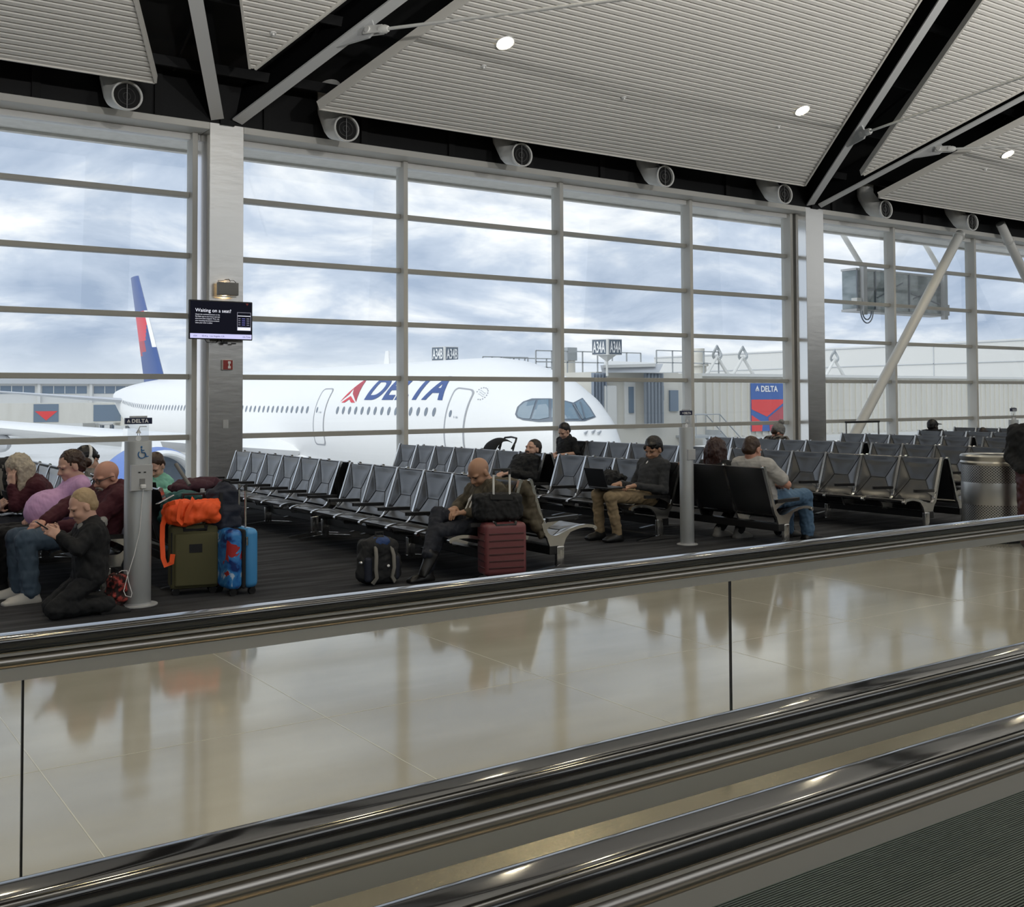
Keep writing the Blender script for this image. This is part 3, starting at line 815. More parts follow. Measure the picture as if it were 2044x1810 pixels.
handrail(1.22, 'nearest black handrail, crossing the bottom right corner', [-9.9+3.4*i for i in range(0, 12)])
def grooves(y0, y1, label):
    m = MB(); p = .0118; y = y0; V = []
    while y < y1:
        V += [(y, .0), (y+p*.55, .0), (y+p*.6, -.005), (y+p*.95, -.005)]
        y += p
    P = [(x, yy, z) for x in (-10, 40) for yy, z in V]
    n = len(V)
    o = link_mesh('walkway_belt', P, [[i, i+1, n+i+1, n+i] for i in range(n-1)], None, smooth=False, mats=['belt', 'belt_dark'], fm=[0 if i % 4 == 0 else 1 for i in range(n-1)])
    o.location = (0, 0, .02)
    return tag(o, label, 'walkway belt')
grooves(1.92, 2.92, 'grooved metal belt of the opposite moving walkway')
grooves(-.6, .9, 'grooved metal belt under the viewer')
for y0, y1, z0, z1, w in ((2.93, 3.236, .035, .085, 'stainless skirt deck below the farthest handrail'), (1.594, 1.915, .085, .035, 'stainless skirt deck below the middle handrail'), (.905, 1.195, .035, .085, 'stainless skirt deck below the nearest handrail')):
    o = sweep_x([(y0, 0), (y1, 0), (y1, z1), (y0, z0)], -10, 40, 'walkway_deck', 'deck_steel', None, False)
    tag(o, w, 'walkway deck')
tag(MB().box(-10, 40, 1.235, 1.555, .0, .05).build('walkway_deck', 'deck_steel', smooth=False), 'stainless cover between the two walkways', 'walkway deck')
# ================================================================ CHARGING POLES
def widget(s):
    """two-part triangle mark, width about s"""
    return [[(-.5*s, -.4*s), (0, .5*s), (0, -.05*s)], [(0, .5*s), (.5*s, -.4*s), (0, -.05*s)], [(-.42*s, -.46*s), (0, -.16*s), (.42*s, -.46*s), (.2*s, -.40*s), (0, -.28*s), (-.2*s, -.40*s)]]
def widget_mesh(name, s, fn, m, parent, polys=None):
    V = []; F = []
    for i, p in enumerate(polys if polys is not None else widget(s)):
        o = len(V); V += [fn(x, y) for x, y in p]; F.append([o+k for k in range(len(p))])
    return link_mesh(name, V, F, m, parent, smooth=False)
def pole(X, Y, r, hh, label, ada, sw):
    e = empty('charging_pole', (X, Y, 0), label=label, cat='charging pole', group='charging poles in the seating area')
    MB().lathe([(r*.98, 0), (r, .01), (r, hh-.004), (r*.97, hh), (.001, hh)], (0, 0, 0), 36).build('post', 'pole_grey', e)
    MB().lathe([(r*1.5, 0), (r*1.5, .012), (r*1.02, .016), (r*1.02, .03)], (0, 0, 0), 36).build('base_flange', 'plate_grey', e)
    a = sw
    hd = MB().box(-a/2, a/2, -.016, .016, hh+.135, hh+.185).build('sign_header', 'sign_navy', e, smooth=False, bevel=.002)
    MB().box(-a*.39, a*.39, -.004, .004, hh-.01, hh+.135).build('acrylic_panel', 'acrylic', e, smooth=False)
    MB().box(-a*.32, a*.32, -.01, .01, hh+.185, hh+.20).build('top_clip', 'plate_grey', e, smooth=False)
    lettering('sign_lettering', 'DELTA', lambda x, y: (-a*.27+x, -.018, hh+.147+y), 'white', hd, a*.19, bold=.0016, spacing=1.12)
    widget_mesh('sign_mark', a*.15, lambda x, y: (-a*.38+x, -.018, hh+.160+y), 'white', hd)
    # plug pictogram and socket face on the clear panel
    g = MB()
    g.tube([(.06*a/.2, -.008, hh+.115), (.01, -.008, hh+.115), (.0, -.008, hh+.09)], .004, 6)
    g.lathe([(.004, .03), (.012, .02), (.022, 0), (.001, 0)], (0, -.008, hh+.062), 12)
    for s_ in (-.008, .008):
        g.tube([(s_, -.008, hh+.06), (s_, -.008, hh+.045)], .0025, 5)
    g.build('plug_picture', 'plate_grey', e)
    MB().box(-a*.39, a*.39, -.0065, -.0045, hh-.002, hh+.036).build('panel_foot', 'plate_grey', e, smooth=False)
    MB().lathe([(.001, 0), (.022, 0)], (0, -.0075, hh+.020), 18, (0, -1, 0)).build('socket_picture', 'white', e)
    if ada:
        q = MB().box(-.085, .083, -r-.012, -r+.03, hh-.39, hh-.185).build('outlet_plate', 'plate_grey', e, smooth=False, bevel=.003)
        MB().box(-.02, .022, -r-.016, -r-.01, hh-.355, hh-.295).build('outlet', 'sconce', q, smooth=False)
        g = MB()
        for x0, x1 in ((-.03, -.012), (.012, .03)):
            g.box(x0, x1, -r-.0145, -r-.01, hh-.250, hh-.240)
        g.build('usb_port', 'dark_grille', q, smooth=False)
        MB().rbox((.003, -r-.03, hh-.355), (.02, .02, .016), .008).build('plug', 'white', q)
        # wheelchair user sign
        g = MB(); cz = hh-.095; y = -r-.004
        c_ = lambda t, rr, ox=0, oz=0: (ox+rr*cos(t), y, oz+rr*sin(t))
        g.tube([c_(t, .030, .0, cz-.008) for t in np.linspace(.75*pi, 2.05*pi, 16)], .0042, 6)
        g.tube([(-.004, y, cz+.038), (-.002, y, cz+.008), (.022, y, cz+.006), (.036, y, cz-.028), (.05, y, cz-.024)], .0048, 6)
        g.tube([(-.003, y, cz+.024), (.018, y, cz+.024)], .0042, 6)
        g.ell((-.004, y, cz+.05), (.008, .003, .008))
        g.build('wheelchair_sign', 'ada_blue', e)
    else:
        MB().box(-.05, .06, -r-.006, -r+.03, hh-.36, hh-.24).build('outlet_plate', 'plate_grey', e, smooth=False, bevel=.003)
        MB().bar((r*.9, -.02, hh-.26), (r*1.25, -.03, hh-.262), .02, .015).build('plug', 'black_plastic', e)
    return e
pole(2.475, 8.89, .105, 1.309, 'thick grey charging pole with a wheelchair sign, beside the kneeling boy', True, .212)
pole(8.475, 8.9, .078, 1.303, 'slim grey charging pole between the laptop user and the grey shirt', False, .165)
q = at_z(2023, 837.6, 1.25)
pole(q[0], q[1], .075, 1.25, 'grey charging pole at the right edge behind the bin', False, .15)
# white charging cable hanging from the wide pole
g = MB().tube([(2.478, 8.75, .93), (2.478, 8.775, .86), (2.46, 8.78, .6), (2.42, 8.78, .42), (2.36, 8.76, .25), (2.33, 8.74, .15), (2.34, 8.72, .115), (2.38, 8.72, .10), (2.39, 8.73, .13), (2.37, 8.76, .22), (2.365, 8.78, .30), (2.33, 8.8, .30), (2.24, 8.85, .24)], .0032, 6)
tag(g.build('charging_cable', 'white'), 'thin white charging cable looping down from the wide pole', 'cable')

# ================================================================ TANDEM SEATING
PW = .585
PROF = [(0, .866), (.025, .79), (.055, .70), (.085, .61), (.115, .52), (.145, .43), (.178, .365), (.225, .325), (.30, .325), (.38, .35), (.47, .382), (.56, .402), (.64, .408), (.705, .402), (.76, .385)]
def profpt(t):
    """t in 0..1 along the side profile -> (a, z, normal pointing to the sitter)"""
    P = np.array(PROF); L = np.concatenate([[0], np.cumsum(np.linalg.norm(np.diff(P, axis=0), axis=1))]); L /= L[-1]
    a = np.interp(t, L, P[:, 0]); z = np.interp(t, L, P[:, 1])
    e_ = 1e-2
    d = np.array([np.interp(min(t+e_, 1), L, P[:, 0])-np.interp(max(t-e_, 0), L, P[:, 0]), np.interp(min(t+e_, 1), L, P[:, 1])-np.interp(max(t-e_, 0), L, P[:, 1])])
    d /= np.linalg.norm(d)
    return a, z, np.array([-d[1], d[0]])   # left of travel: towards the sitter
def seg_d(p, a, b):
    p = np.array(p); a = np.array(a); b = np.array(b)
    t = np.clip(np.dot(p-a, b-a)/np.dot(b-a, b-a), 0, 1)
    return np.linalg.norm(p-a-t*(b-a))
SEAMS = [((0, 1), (.30, .50)), ((1, 1), (.70, .50)), ((.30, .50), (.70, .50)), ((0, 0), (.30, .50)), ((1, 0), (.70, .50)), ((0, .90), (1, .90))]
def pad(t0, t1, flip, nu=22, nv=22):
    V = []; th = .018; top = []; bot = []
    for i in range(nu+1):
        for j in range(nv+1):
            u, v = i/nu, j/nv
            a, z, n = profpt(t0+(t1-t0)*(1-v if not flip else v))
            y = .020+u*(PW-.04)
            d = min(seg_d((u, v), s, e_) for s, e_ in SEAMS)
            puff = .012*(1-math.exp(-(d/.07)**2))
            edge = min(u, 1-u, v, 1-v)
            puff *= min(1, edge/.05+.25)
            sag = .030*(1-(2*u-1)**2)*(1-abs(2*v-1)**3)
            off = .006+puff-sag
            top.append((a+n[0]*off, y, z+n[1]*off))
            ob = -.014-sag*.8
            bot.append((a+n[0]*ob, y, z+n[1]*ob))
    w = nv+1; n_ = len(top)
    F = []
    for i in range(nu):
        for j in range(nv):
            q = [i*w+j, (i+1)*w+j, (i+1)*w+j+1, i*w+j+1]
            F.append(q); F.append([k+n_ for k in q[::-1]])
    rim = [i*w for i in range(nu+1)]+[nu*w+j for j in range(1, nv+1)]+[i*w+nv for i in range(nu-1, -1, -1)]+[j for j in range(nv-1, 0, -1)]
    for k in range(len(rim)):
        a, b_ = rim[k], rim[(k+1) % len(rim)]
        F.append([b_, a, a+n_, b_+n_])
    me = bpy.data.meshes.new('pad')
    me.from_pydata(top+bot, [], F)
    me.materials.append(MATS['leather'])
    bm = bmesh.new(); bm.from_mesh(me); bmesh.ops.recalc_face_normals(bm, faces=bm.faces); bm.to_mesh(me); bm.free()
    me.polygons.foreach_set('use_smooth', [True]*len(me.polygons)); me.set_sharp_from_angle(angle=1.0)
    return me
def seam_mesh(t0, t1, flip):
    m = MB()
    for s, e_ in SEAMS[:5]:
        pts = []
        for k in range(9):
            u = s[0]+(e_[0]-s[0])*k/8; v = s[1]+(e_[1]-s[1])*k/8
            u = min(max(u, .015), .985); v = min(max(v, .02), .98)
            a, z, n = profpt(t0+(t1-t0)*(1-v if not flip else v))
            sag = .030*(1-(2*u-1)**2)*(1-abs(2*v-1)**3)
            off = .0075-sag
            pts.append((a+n[0]*off, .020+u*(PW-.04), z+n[1]*off))
        m.tube(pts, .0042, 5)
    for (p, q) in (((.01, .5), (.01, .9)), ((.99, .5), (.99, .9))):
        pass
    o = m.build('seam', 'seam'); me = o.data; bpy.data.objects.remove(o); return me
def frame_mesh():
    m = MB(); n = 26; V = []; F = []
    for i in range(n+1):
        t = i/n
        a, z, nn = profpt(t)
        wd = .017
        th = .014+.016*math.exp(-((t-.50)/.10)**2)
        if t > .93: th *= .9
        up = .016
        for (k, s_) in ((up, -1), (up, 1), (-th, 1), (-th, -1)):
            V.append((a+nn[0]*k, s_*wd, z+nn[1]*k))
    for i in range(n):
        for k in range(4):
            k2 = (k+1) % 4
            F.append([i*4+k, i*4+k2, (i+1)*4+k2, (i+1)*4+k])
    F += [[0, 1, 2, 3][::-1], [n*4+k for k in range(4)]]
    m.add(V, F)
    # rounded head and curled front tip
    m.tube([(-.004, -.018, .868), (-.004, .018, .868)], .019, 12)
    m.tube([(.757, -.021, .378), (.757, .021, .378)], .019, 12)
    # web of the casting down to the beam
    m.prism([(.16, .37), (.235, .31), (.36, .335), (.47, .375), (.40, .30), (.375, .235), (.29, .225), (.215, .24)], lambda u, v, w: (u, w, v), -.013, .013)
    o = m.build('side_frame', 'chrome', bevel=0); me = o.data; bpy.data.objects.remove(o); return me
def arm_mesh():
    m = MB()
    m.prism([(.19, -.024), (.21, -.031), (.52, -.031), (.55, -.020), (.56, 0), (.55, .020), (.52, .031), (.21, .031), (.19, .024)], lambda u, v, w: (u, v, w+.035*(u-.2)), .474, .508)
    o = m.build('armrest', 'arm_black', sharp=.5); me = o.data; bpy.data.objects.remove(o); return me
def bracket_mesh():
    m = MB().prism([(.13, .44), (.17, .40), (.24, .44), (.34, .482), (.20, .478)], lambda u, v, w: (u, w, v), -.011, .011)
    o = m.build('arm_bracket', 'chrome'); me = o.data; bpy.data.objects.remove(o); return me
def leg_mesh():
    m = MB()
    m.rbox((.335, 0, .125), (.045, .024, .115), .012)
    m.box(.325, .345, -.026, .026, .04, .20)
    for s_ in (-1, 1):
        e_ = .335+s_*.33
        m.prism([(.335, .075), (.335+s_*.045, .055), (e_-s_*.03, .028), (e_, .022), (e_, .006), (.335, .012)], lambda u, v, w: (u, w, v), -.026, .026)
        m.lathe([(.024, 0), (.026, .012), (.012, .02)], (e_-s_*.03, 0, 0), 14)
    o = m.build('leg', 'chrome', sharp=.5); me = o.data; bpy.data.objects.remove(o); return me
BACK, SEAT = pad(.0, .475, False), pad(.50, .985, True)
BSEAM, SSEAM = seam_mesh(.0, .475, False), seam_mesh(.50, .985, True)
FRAME, ARM, BRK, LEG = frame_mesh(), arm_mesh(), bracket_mesh(), leg_mesh()
def inst(name, me, parent, y=0.0, flip=False):
    o = bpy.data.objects.new(name, me); COL.objects.link(o); o.parent = parent
    o.location = (0, y, 0)
    return o
def bench(X, Y0, n, face, label):
    """n seats from Y0 on; face -1 looks to the left (-X), +1 to the right"""
    L = n*PW
    e = empty('tandem_bench', (X, Y0 if face > 0 else Y0+L, 0), 0 if face > 0 else pi, label=label, cat='bench', group='rows of black tandem airport seats')
    for k in range(n):
        y = k*PW
        b_ = inst('seat_back', BACK, e, y); inst('seam', BSEAM, b_)
        s_ = inst('seat', SEAT, e, y); inst('seam', SSEAM, s_)
    for k in range(n+1):
        f_ = inst('side_frame', FRAME, e, k*PW)
        a = inst('armrest', ARM, e, k*PW); inst('arm_bracket', BRK, a)
    o = MB().box(.205, .315, -.02, L+.02, .165, .245).build('support_beam', 'beam_black', e, smooth=False, bevel=.006)
    ls = [.0, L] if n < 5 else [.0, L/2+.29, L]
    for y in ls:
        inst('leg', LEG, e, y)
    return e
ROW = [2.70, 5.77, 8.83, 11.9, 14.97, 18.45, 21.2, 24.0]
N0, F0 = 8.27, 12.07
def pair(i, ln, lf, rn, rf, lab):
    """(start, seats) of the near and far units facing left, then facing right"""
    for (s_, n, face, dx), w in zip([(*ln, -1, 0), (*lf, -1, 0), (*rn, 1, .12), (*rf, 1, .12)], lab):
        if n:
            bench(ROW[i]+dx, s_, n, face, w)
pair(0, (9.44, 4), (F0, 6), (9.44, 4), (F0, 6),
     ['left-facing bench under the man in maroon and the woman in lilac', 'left-facing bench hidden behind the people at the left edge', 'right-facing bench behind the wide pole, holding the child in mint', 'right-facing bench far behind the wide pole, near the window'])
pair(1, (N0, 6), (F0, 6), (N0, 6), (F0, 6),
     ['left-facing bench with the bald man in olive at its near end', 'left-facing empty bench in front of the steel column', 'right-facing bench whose empty end seat shows its chrome side', 'right-facing bench behind the empty left bench, only its back tops show'])
pair(2, (9.38, 4), (F0, 7), (8.2, 6), (F0, 6),
     ['left-facing bench with the man typing on a laptop', 'left-facing bench with the sleeping bearded man at its near end', 'right-facing bench seen from behind under the man in grey', 'right-facing bench hidden behind the sleeping man'])
pair(3, (8.02, 6), (F0, 6), (8.02, 6), (F0, 6),
     ['left-facing empty black bench nearest the bin', 'left-facing bench with the man in a black polo at its far end', 'right-facing bench beside the bin, seen only at its edge', 'right-facing bench hidden behind the black polo row'])
pair(4, (7.85, 6), (11.55, 6), (7.85, 6), (11.55, 6),
     ['left-facing black bench behind the nearest bench of the bin', 'left-facing black bench in front of the man in the bobble hat', 'right-facing bench hidden behind the bin', 'right-facing bench carrying the man in the bobble hat'])
pair(5, (8.05, 6), (11.82, 5), (8.05, 6), (11.82, 5),
     ['left-facing black bench behind the right-hand pole', 'left-facing black bench in front of the guard rail', 'right-facing bench hidden behind the right-hand pole', 'right-facing bench hidden by the guard rail row'])
pair(6, (8.05, 6), (11.92, 5), (8.05, 0), (11.92, 5),
     ['left-facing black bench far right, mostly hidden', 'left-facing black bench in front of the man in the black cap', '', 'right-facing bench carrying the man in the black cap'])
pair(7, (8.05, 0), (12.3, 6), (8.05, 0), (12.3, 0), ['', 'left-facing bench farthest away, with the slumped person in slate blue', '', ''])

# ================================================================ BIN
e = empty('litter_bin', (11.53, 7.12, 0), label='round perforated steel litter bin at the right edge', cat='bin')
R = .335
MB().lathe([(R, .035), (R, .93)], (0, 0, 0), 64).build('perforated_shell', 'perforated_steel', e)
MB().lathe([(R+.004, .42), (R+.005, .425), (R+.005, .66), (R+.004, .665)], (0, 0, 0), 64).build('plain_band', 'can_steel', e)
MB().lathe([(R+.002, .86), (R+.014, .885), (R+.002, .905), (R+.012, .93), (R+.016, .955), (R, .975), (R-.05, .975), (R-.06, .955), (R-.065, .80), (.001, .79)], (0, 0, 0), 64).build('rim', 'can_steel', e)
MB().lathe([(R-.01, .93), (R-.02, .955), (R-.07, .96), (R-.08, .90)], (0, 0, 0), 48).build('liner', 'black_plastic', e)
MB().lathe([(R+.06, 0), (R+.06, .012), (R-.01, .03), (R-.01, .06)], (0, 0, 0), 48).build('base', 'balustrade_glass', e)
MB().lathe([(R-.03, .012), (R-.03, .05)], (0, 0, 0), 48).build('foot_ring', 'dark_grille', e)
# ================================================================ OUTSIDE: APRON, AIRCRAFT, BRIDGES
GZ = -5.3
o = MB().add([(-400, 18.6, GZ), (600, 18.6, GZ), (600, 900, GZ), (-400, 900, GZ)], [[0, 1, 2, 3]]).build('ground', 'apron', smooth=False)
struct(o, 'pale concrete apron outside')
o = MB().box(XL, XR, 18.12, 18.3, GZ, .02).build('wall_front', 'building_white', smooth=False); struct(o)
for i, (p0, p1) in enumerate([((-60, 72), (30, 80)), ((-20, 44), (14, 41)), ((-70, 120), (10, 125))]):
    g = MB().bar((p0[0], p0[1], GZ+.01), (p1[0], p1[1], GZ+.01), .35, .01)
    tag(g.build('ground_marking', 'yellow' if i != 1 else 'building_white', smooth=False), ('yellow taxi line on the apron beyond the wing', 'pale lead-in line on the apron below the wing', 'yellow line far across the apron')[i], 'ground marking')

# ---- airliner: nose towards the hall, axis along +Y
PX, PZ, PY0, PR = 25.0, .35, 29.9, 2.98
SEC = [(0, .02, -.98), (.12, .33, -.96), (.4, .68, -.92), (.9, 1.10, -.70), (1.6, 1.56, -.52), (2.5, 2.00, -.36), (3.5, 2.36, -.25), (4.6, 2.65, -.17), (6.0, 2.88, -.08), (7.5, 2.97, -.01), (9, 2.98, 0), (20, 2.98, 0), (44, 2.98, 0),
       (48, 2.92, .04), (52, 2.66, .22), (56, 2.22, .52), (60, 1.62, .92), (63, 1.08, 1.25), (65.4, .6, 1.5), (66.8, .15, 1.62)]
sS = [s[0] for s in SEC]
def fus(s_, th, off=0.0):
    """th: 0 on the side facing the hall (-X), pi/2 on top"""
    r = np.interp(s_, sS, [q[1] for q in SEC])+off; zc = PZ+np.interp(s_, sS, [q[2] for q in SEC])
    return np.array([PX-r*cos(th), PY0+s_, zc+r*sin(th)])
pl = empty('airliner', (PX, PY0, GZ), label='white wide-body airliner parked nose-in outside the window', cat='aeroplane')
def L_(v): return (v[0]-PX, v[1]-PY0, v[2]-GZ)
ss = np.unique(np.concatenate([np.interp(np.linspace(0, 1, 46), np.linspace(0, 1, len(sS)), sS), sS]))
NT = 56
V = []; F = []
for s_ in ss:
    for k in range(NT):
        V.append(L_(fus(s_, 2*pi*k/NT)))
for i in range(len(ss)-1):
    for k in range(NT):
        k2 = (k+1) % NT
        F.append([i*NT+k, (i+1)*NT+k, (i+1)*NT+k2, i*NT+k2])
body = link_mesh('fuselage', V, F, 'plane_white', pl, sharp=1.5)
FB = BVHTree.FromPolygons([Vector((v[0]+PX, v[1]+PY0, v[2]+GZ)) for v in V], F)
def hit(px, py, off=.012):
    d = ray(px, py); d = d/np.linalg.norm(d)
    h = FB.ray_cast(Vector(EYE), Vector(d))
    if h[0] is None: return None
    n = h[1] if h[1].dot(Vector(d)) < 0 else -h[1]
    return np.array(h[0]+n*off)
def cyl(px, py):
    """pixel -> (s, theta) on the cylindrical body"""
    h = hit(px, py, 0); return h[1]-PY0, math.atan2(h[2]-PZ, PX-h[0])
def patch(name, poly, m, parent, off=.012, cuts=3):
    """a closed outline in (s, theta), filled and wrapped on the hull"""
    bm = bmesh.new()
    vs = [bm.verts.new((a, b_*3.0, 0)) for a, b_ in poly]
    bm.faces.new(vs)
    bmesh.ops.triangulate(bm, faces=bm.faces[:])
    bmesh.ops.subdivide_edges(bm, edges=bm.edges[:], cuts=cuts, use_grid_fill=True)
    bm.verts.index_update()
    V = [L_(fus(v.co.x, v.co.y/3.0, off)) for v in bm.verts]; F = [[v.index for v in f.verts] for f in bm.faces]
    bm.free()
    return link_mesh(name, V, F, m, parent, smooth=False)
def rr(s0, s1, t0, t1, r):
    """rounded rectangle outline in (s, theta)"""
    out = []
    for cx_, cy_, a0 in ((s1-r, t1-r/3, 0), (s0+r, t1-r/3, .5*pi), (s0+r, t0+r/3, pi), (s1-r, t0+r/3, 1.5*pi)):
        for k in range(6):
            a = a0+k*.1*pi
            out.append((cx_+r*cos(a), cy_+r/3*sin(a)))
    return out
wth = math.asin((1.10-PZ)/PR)
# cabin windows: runs between the doors
s_first = cyl(867, 820.5)[0]
runs = [(s_first, 9), (cyl(621, 818)[0], 15+22)]
s_d2 = cyl(645, 800)[0]
r1 = []
s_ = s_first
while s_ < s_d2-1.6:
    r1.append(s_); s_ += .635
s_ = s_d2+1.5
while s_ < 57:
    r1.append(s_); s_ += .635
for s_ in r1:
    patch('cabin_window', [(s_+.125*cos(a), wth+.063*sin(a)) for a in np.linspace(0, 2*pi, 14, endpoint=False)], 'cabin_window', pl)
# doors
def door(sc_, w, t0, t1):
    d = patch('cabin_door', rr(sc_-w/2, sc_+w/2, t0, t1, .22), 'plane_white', pl, .010, 12)
    q = rr(sc_-w/2, sc_+w/2, t0, t1, .22); o1 = dense(q, .03); cq, tq = sc_, .5*(t0+t1)
    o2 = [(cq+(a-cq)*(1+.17/w), tq+(b_-tq)*(1+.048/(t1-t0))) for a, b_ in o1]
    n = len(o1)
    V = [L_(fus(a, b_, .014)) for a, b_ in o1+o2]
    link_mesh('door_seam', V, [[i, (i+1) % n, n+(i+1) % n, n+i] for i in range(n)], 'plane_line', d, smooth=False)
    patch('door_window', [(sc_+.32+.09*cos(a), wth+.05*sin(a)) for a in np.linspace(0, 2*pi, 12, endpoint=False)], 'cabin_window', d, .018)
    g = MB()
    for ds in (.02, -.12, -.2):
        g.bar(L_(fus(sc_+ds, wth-.05, .02)), L_(fus(sc_+ds+.04, wth-.03, .02)), .02, .05)
    g.build('door_handle', 'plane_grey', d, smooth=False)
    return d
D1 = .5*(cyl(893, 800)[0]+cyl(945, 800)[0])
door(D1, 1.15, -.30, .62)
door(s_d2, 1.05, -.30, .62)
# airline name between the doors
sA, tb = cyl(880, 796)
sT = cyl(679, 803)[0]
sD = cyl(726, 796.5)[0]
hgt = cyl(880, 751.5)[1]-tb   # letter height in radians
ch = hgt*PR
V, F = dense_text('DELTA', ch/.70, 4, bold=.05, shear=.22, spacing=1.05)
h0 = max(v[1] for v in V)
w_ = max(v[0] for v in V); wd = sD-sA+.15
link_mesh('airline_name', [L_(fus(sD-v[0]/w_*wd, tb+v[1]/h0*hgt, .016)) for v in V], F, 'plane_navy', pl, smooth=False)
tw = sT-cyl(711, 803)[0]
tmid = sT-tw*.5
def wf(x, y): return (tmid-x, tb-.05+(y)/PR)
hh = ch*1.22
for poly, mm in (([(-.5*tw, 0), (.30*tw, hh), (-.05*tw, .52*hh), (-.12*tw, .30*hh)], 'plane_red'), ([(.30*tw, hh), (.50*tw, 0), (.08*tw, .30*hh), (-.05*tw, .52*hh)], 'plane_dkred'),
                 ([(-.40*tw, -.02*hh), (.02*tw, .22*hh), (.44*tw, -.02*hh), (.2*tw, -.02*hh), (.02*tw, .10*hh), (-.2*tw, -.02*hh)], 'plane_red')):
    patch('tail_mark', [wf(x, y) for x, y in poly], mm, pl, .016, 7)
# round alliance mark beside the front door
sk, tk = cyl(965, 781)
g = MB()
for k in range(13):
    a = .1+2*pi*k/16
    c0 = fus(sk+.30*cos(a), tk+.10*sin(a), .014)
    g.tube([L_(c0+[-.005, -.022, 0]), L_(c0+[-.005, .022, 0])], .022, 5)
for q in (-.03, 0, .03):
    g.tube([L_(fus(sk+dd, tk+q+.014*sin(dd*9), .012)) for dd in np.linspace(-.17, .17, 9)], .011, 4)
g.build('alliance_mark', 'plane_grey', pl)
# flight-deck windows with their dark surround
def pixpatch(name, pts, m, parent, off, cuts=3):
    bm = bmesh.new()
    vs = [bm.verts.new((x, y, 0)) for x, y in pts]
    bm.faces.new(vs); bmesh.ops.triangulate(bm, faces=bm.faces[:])
    bmesh.ops.subdivide_edges(bm, edges=bm.edges[:], cuts=cuts, use_grid_fill=True)
    bm.verts.index_update()
    V = []; ok = True
    for v in bm.verts:
        h = hit(v.co.x, v.co.y, off)
        V.append(L_(h) if h is not None else None)
    F = [[v.index for v in f.verts] for f in bm.faces if all(V[v.index] is not None for v in f.verts)]
    V = [v if v is not None else (0, 0, 0) for v in V]
    bm.free()
    return link_mesh(name, V, F, m, parent, smooth=False)
zc = lambda L: [(480+x/2.62, 640+y/2.62) for x, y in L]
ws = pixpatch('windscreen_surround', zc([(1437, 490), (1448, 452), (1478, 424), (1525, 408), (1620, 408), (1690, 417), (1740, 430), (1788, 405), (1828, 455), (1858, 505), (1800, 526), (1690, 526), (1560, 530), (1478, 520), (1447, 508)]), 'mask_dark', pl, .02)
for P_ in ([(1449, 488), (1460, 452), (1490, 428), (1545, 418), (1515, 514), (1480, 512), (1455, 503)], [(1558, 417), (1612, 414), (1614, 508), (1560, 518), (1524, 515)],
           [(1628, 414), (1690, 424), (1732, 438), (1770, 516), (1690, 516), (1628, 508)], [(1750, 434), (1787, 414), (1822, 458), (1848, 503), (1798, 518), (1782, 514)]):
    pixpatch('windscreen_pane', zc(P_), 'cockpit_glass', ws, .035)
g = MB()
for a, b_ in (((1775, 430), (1800, 515)), ((1740, 440), (1790, 520))):
    g.tube([L_(hit(*p, .06)) for p in zc([a, b_])], .025, 5)
g.build('wiper', 'mask_dark', ws)
for x, y in ((1812, 592), (1850, 588), (1880, 592)):
    h = hit(*zc([(x, y)])[0], .05)
    if h is not None:
        MB().bar(L_(h+np.array([-.12, 0, 0])), L_(h+np.array([.1, .1, .06])), .05, .08).build('probe', 'plane_grey', pl, smooth=False)
# nose door lines and belly fairing
g = MB().ell((0, 26, 3.2), (3.25, 11.5, 1.9), None, 28, 16)
g.build('belly_fairing', 'plane_white', pl)
# blade aerial on the crown
MB().prism([(17.5, 8.5), (16.9, 8.5), (17.0, 9.25), (17.3, 9.25)], lambda u, v, w: (w, u, v), -.03, .03).build('blade_aerial', 'plane_white', pl, smooth=False)
# fin with its colour bands
def fin_pt(u, v, sd):
    """u chord 0 leading..1 trailing, v height 0..1"""
    z0, z1 = 2.7, 11.75
    le = 52.6+7.6*v; te = 58.2+4.2*v
    t_ = (.40-.2*v)*4*u**.6*(1-u)*.55
    return np.array([PX+sd*t_, PY0+le+(te-le)*u, z0+(z1-z0)*v])
V = []; F = []; FM = []
nu, nv = 18, 30
for sd in (-1, 1):
    o_ = len(V)
    for i in range(nu+1):
        for j in range(nv+1):
            V.append(L_(fin_pt(i/nu, j/nv, sd)))
    for i in range(nu):
        for j in range(nv):
            F.append([o_+i*(nv+1)+j, o_+(i+1)*(nv+1)+j, o_+(i+1)*(nv+1)+j+1, o_+i*(nv+1)+j+1])
            u, v = (i+.5)/nu, (j+.5)/nv
            if v > .66: k = 0
            elif u < .12 and v > .34: k = 3
            elif v > .40+.30*(.5-u)*0 and v > .62-.62*u: k = 1 if v > .50-.3*u else 2
            else: k = 0 if v < .36-.1*u or u < .45 else 2
            FM.append(k)
link_mesh('fin', V, F, None, pl, sharp=1.0, mats=['plane_navy', 'plane_red', 'plane_dkred', 'plane_white'], fm=FM)
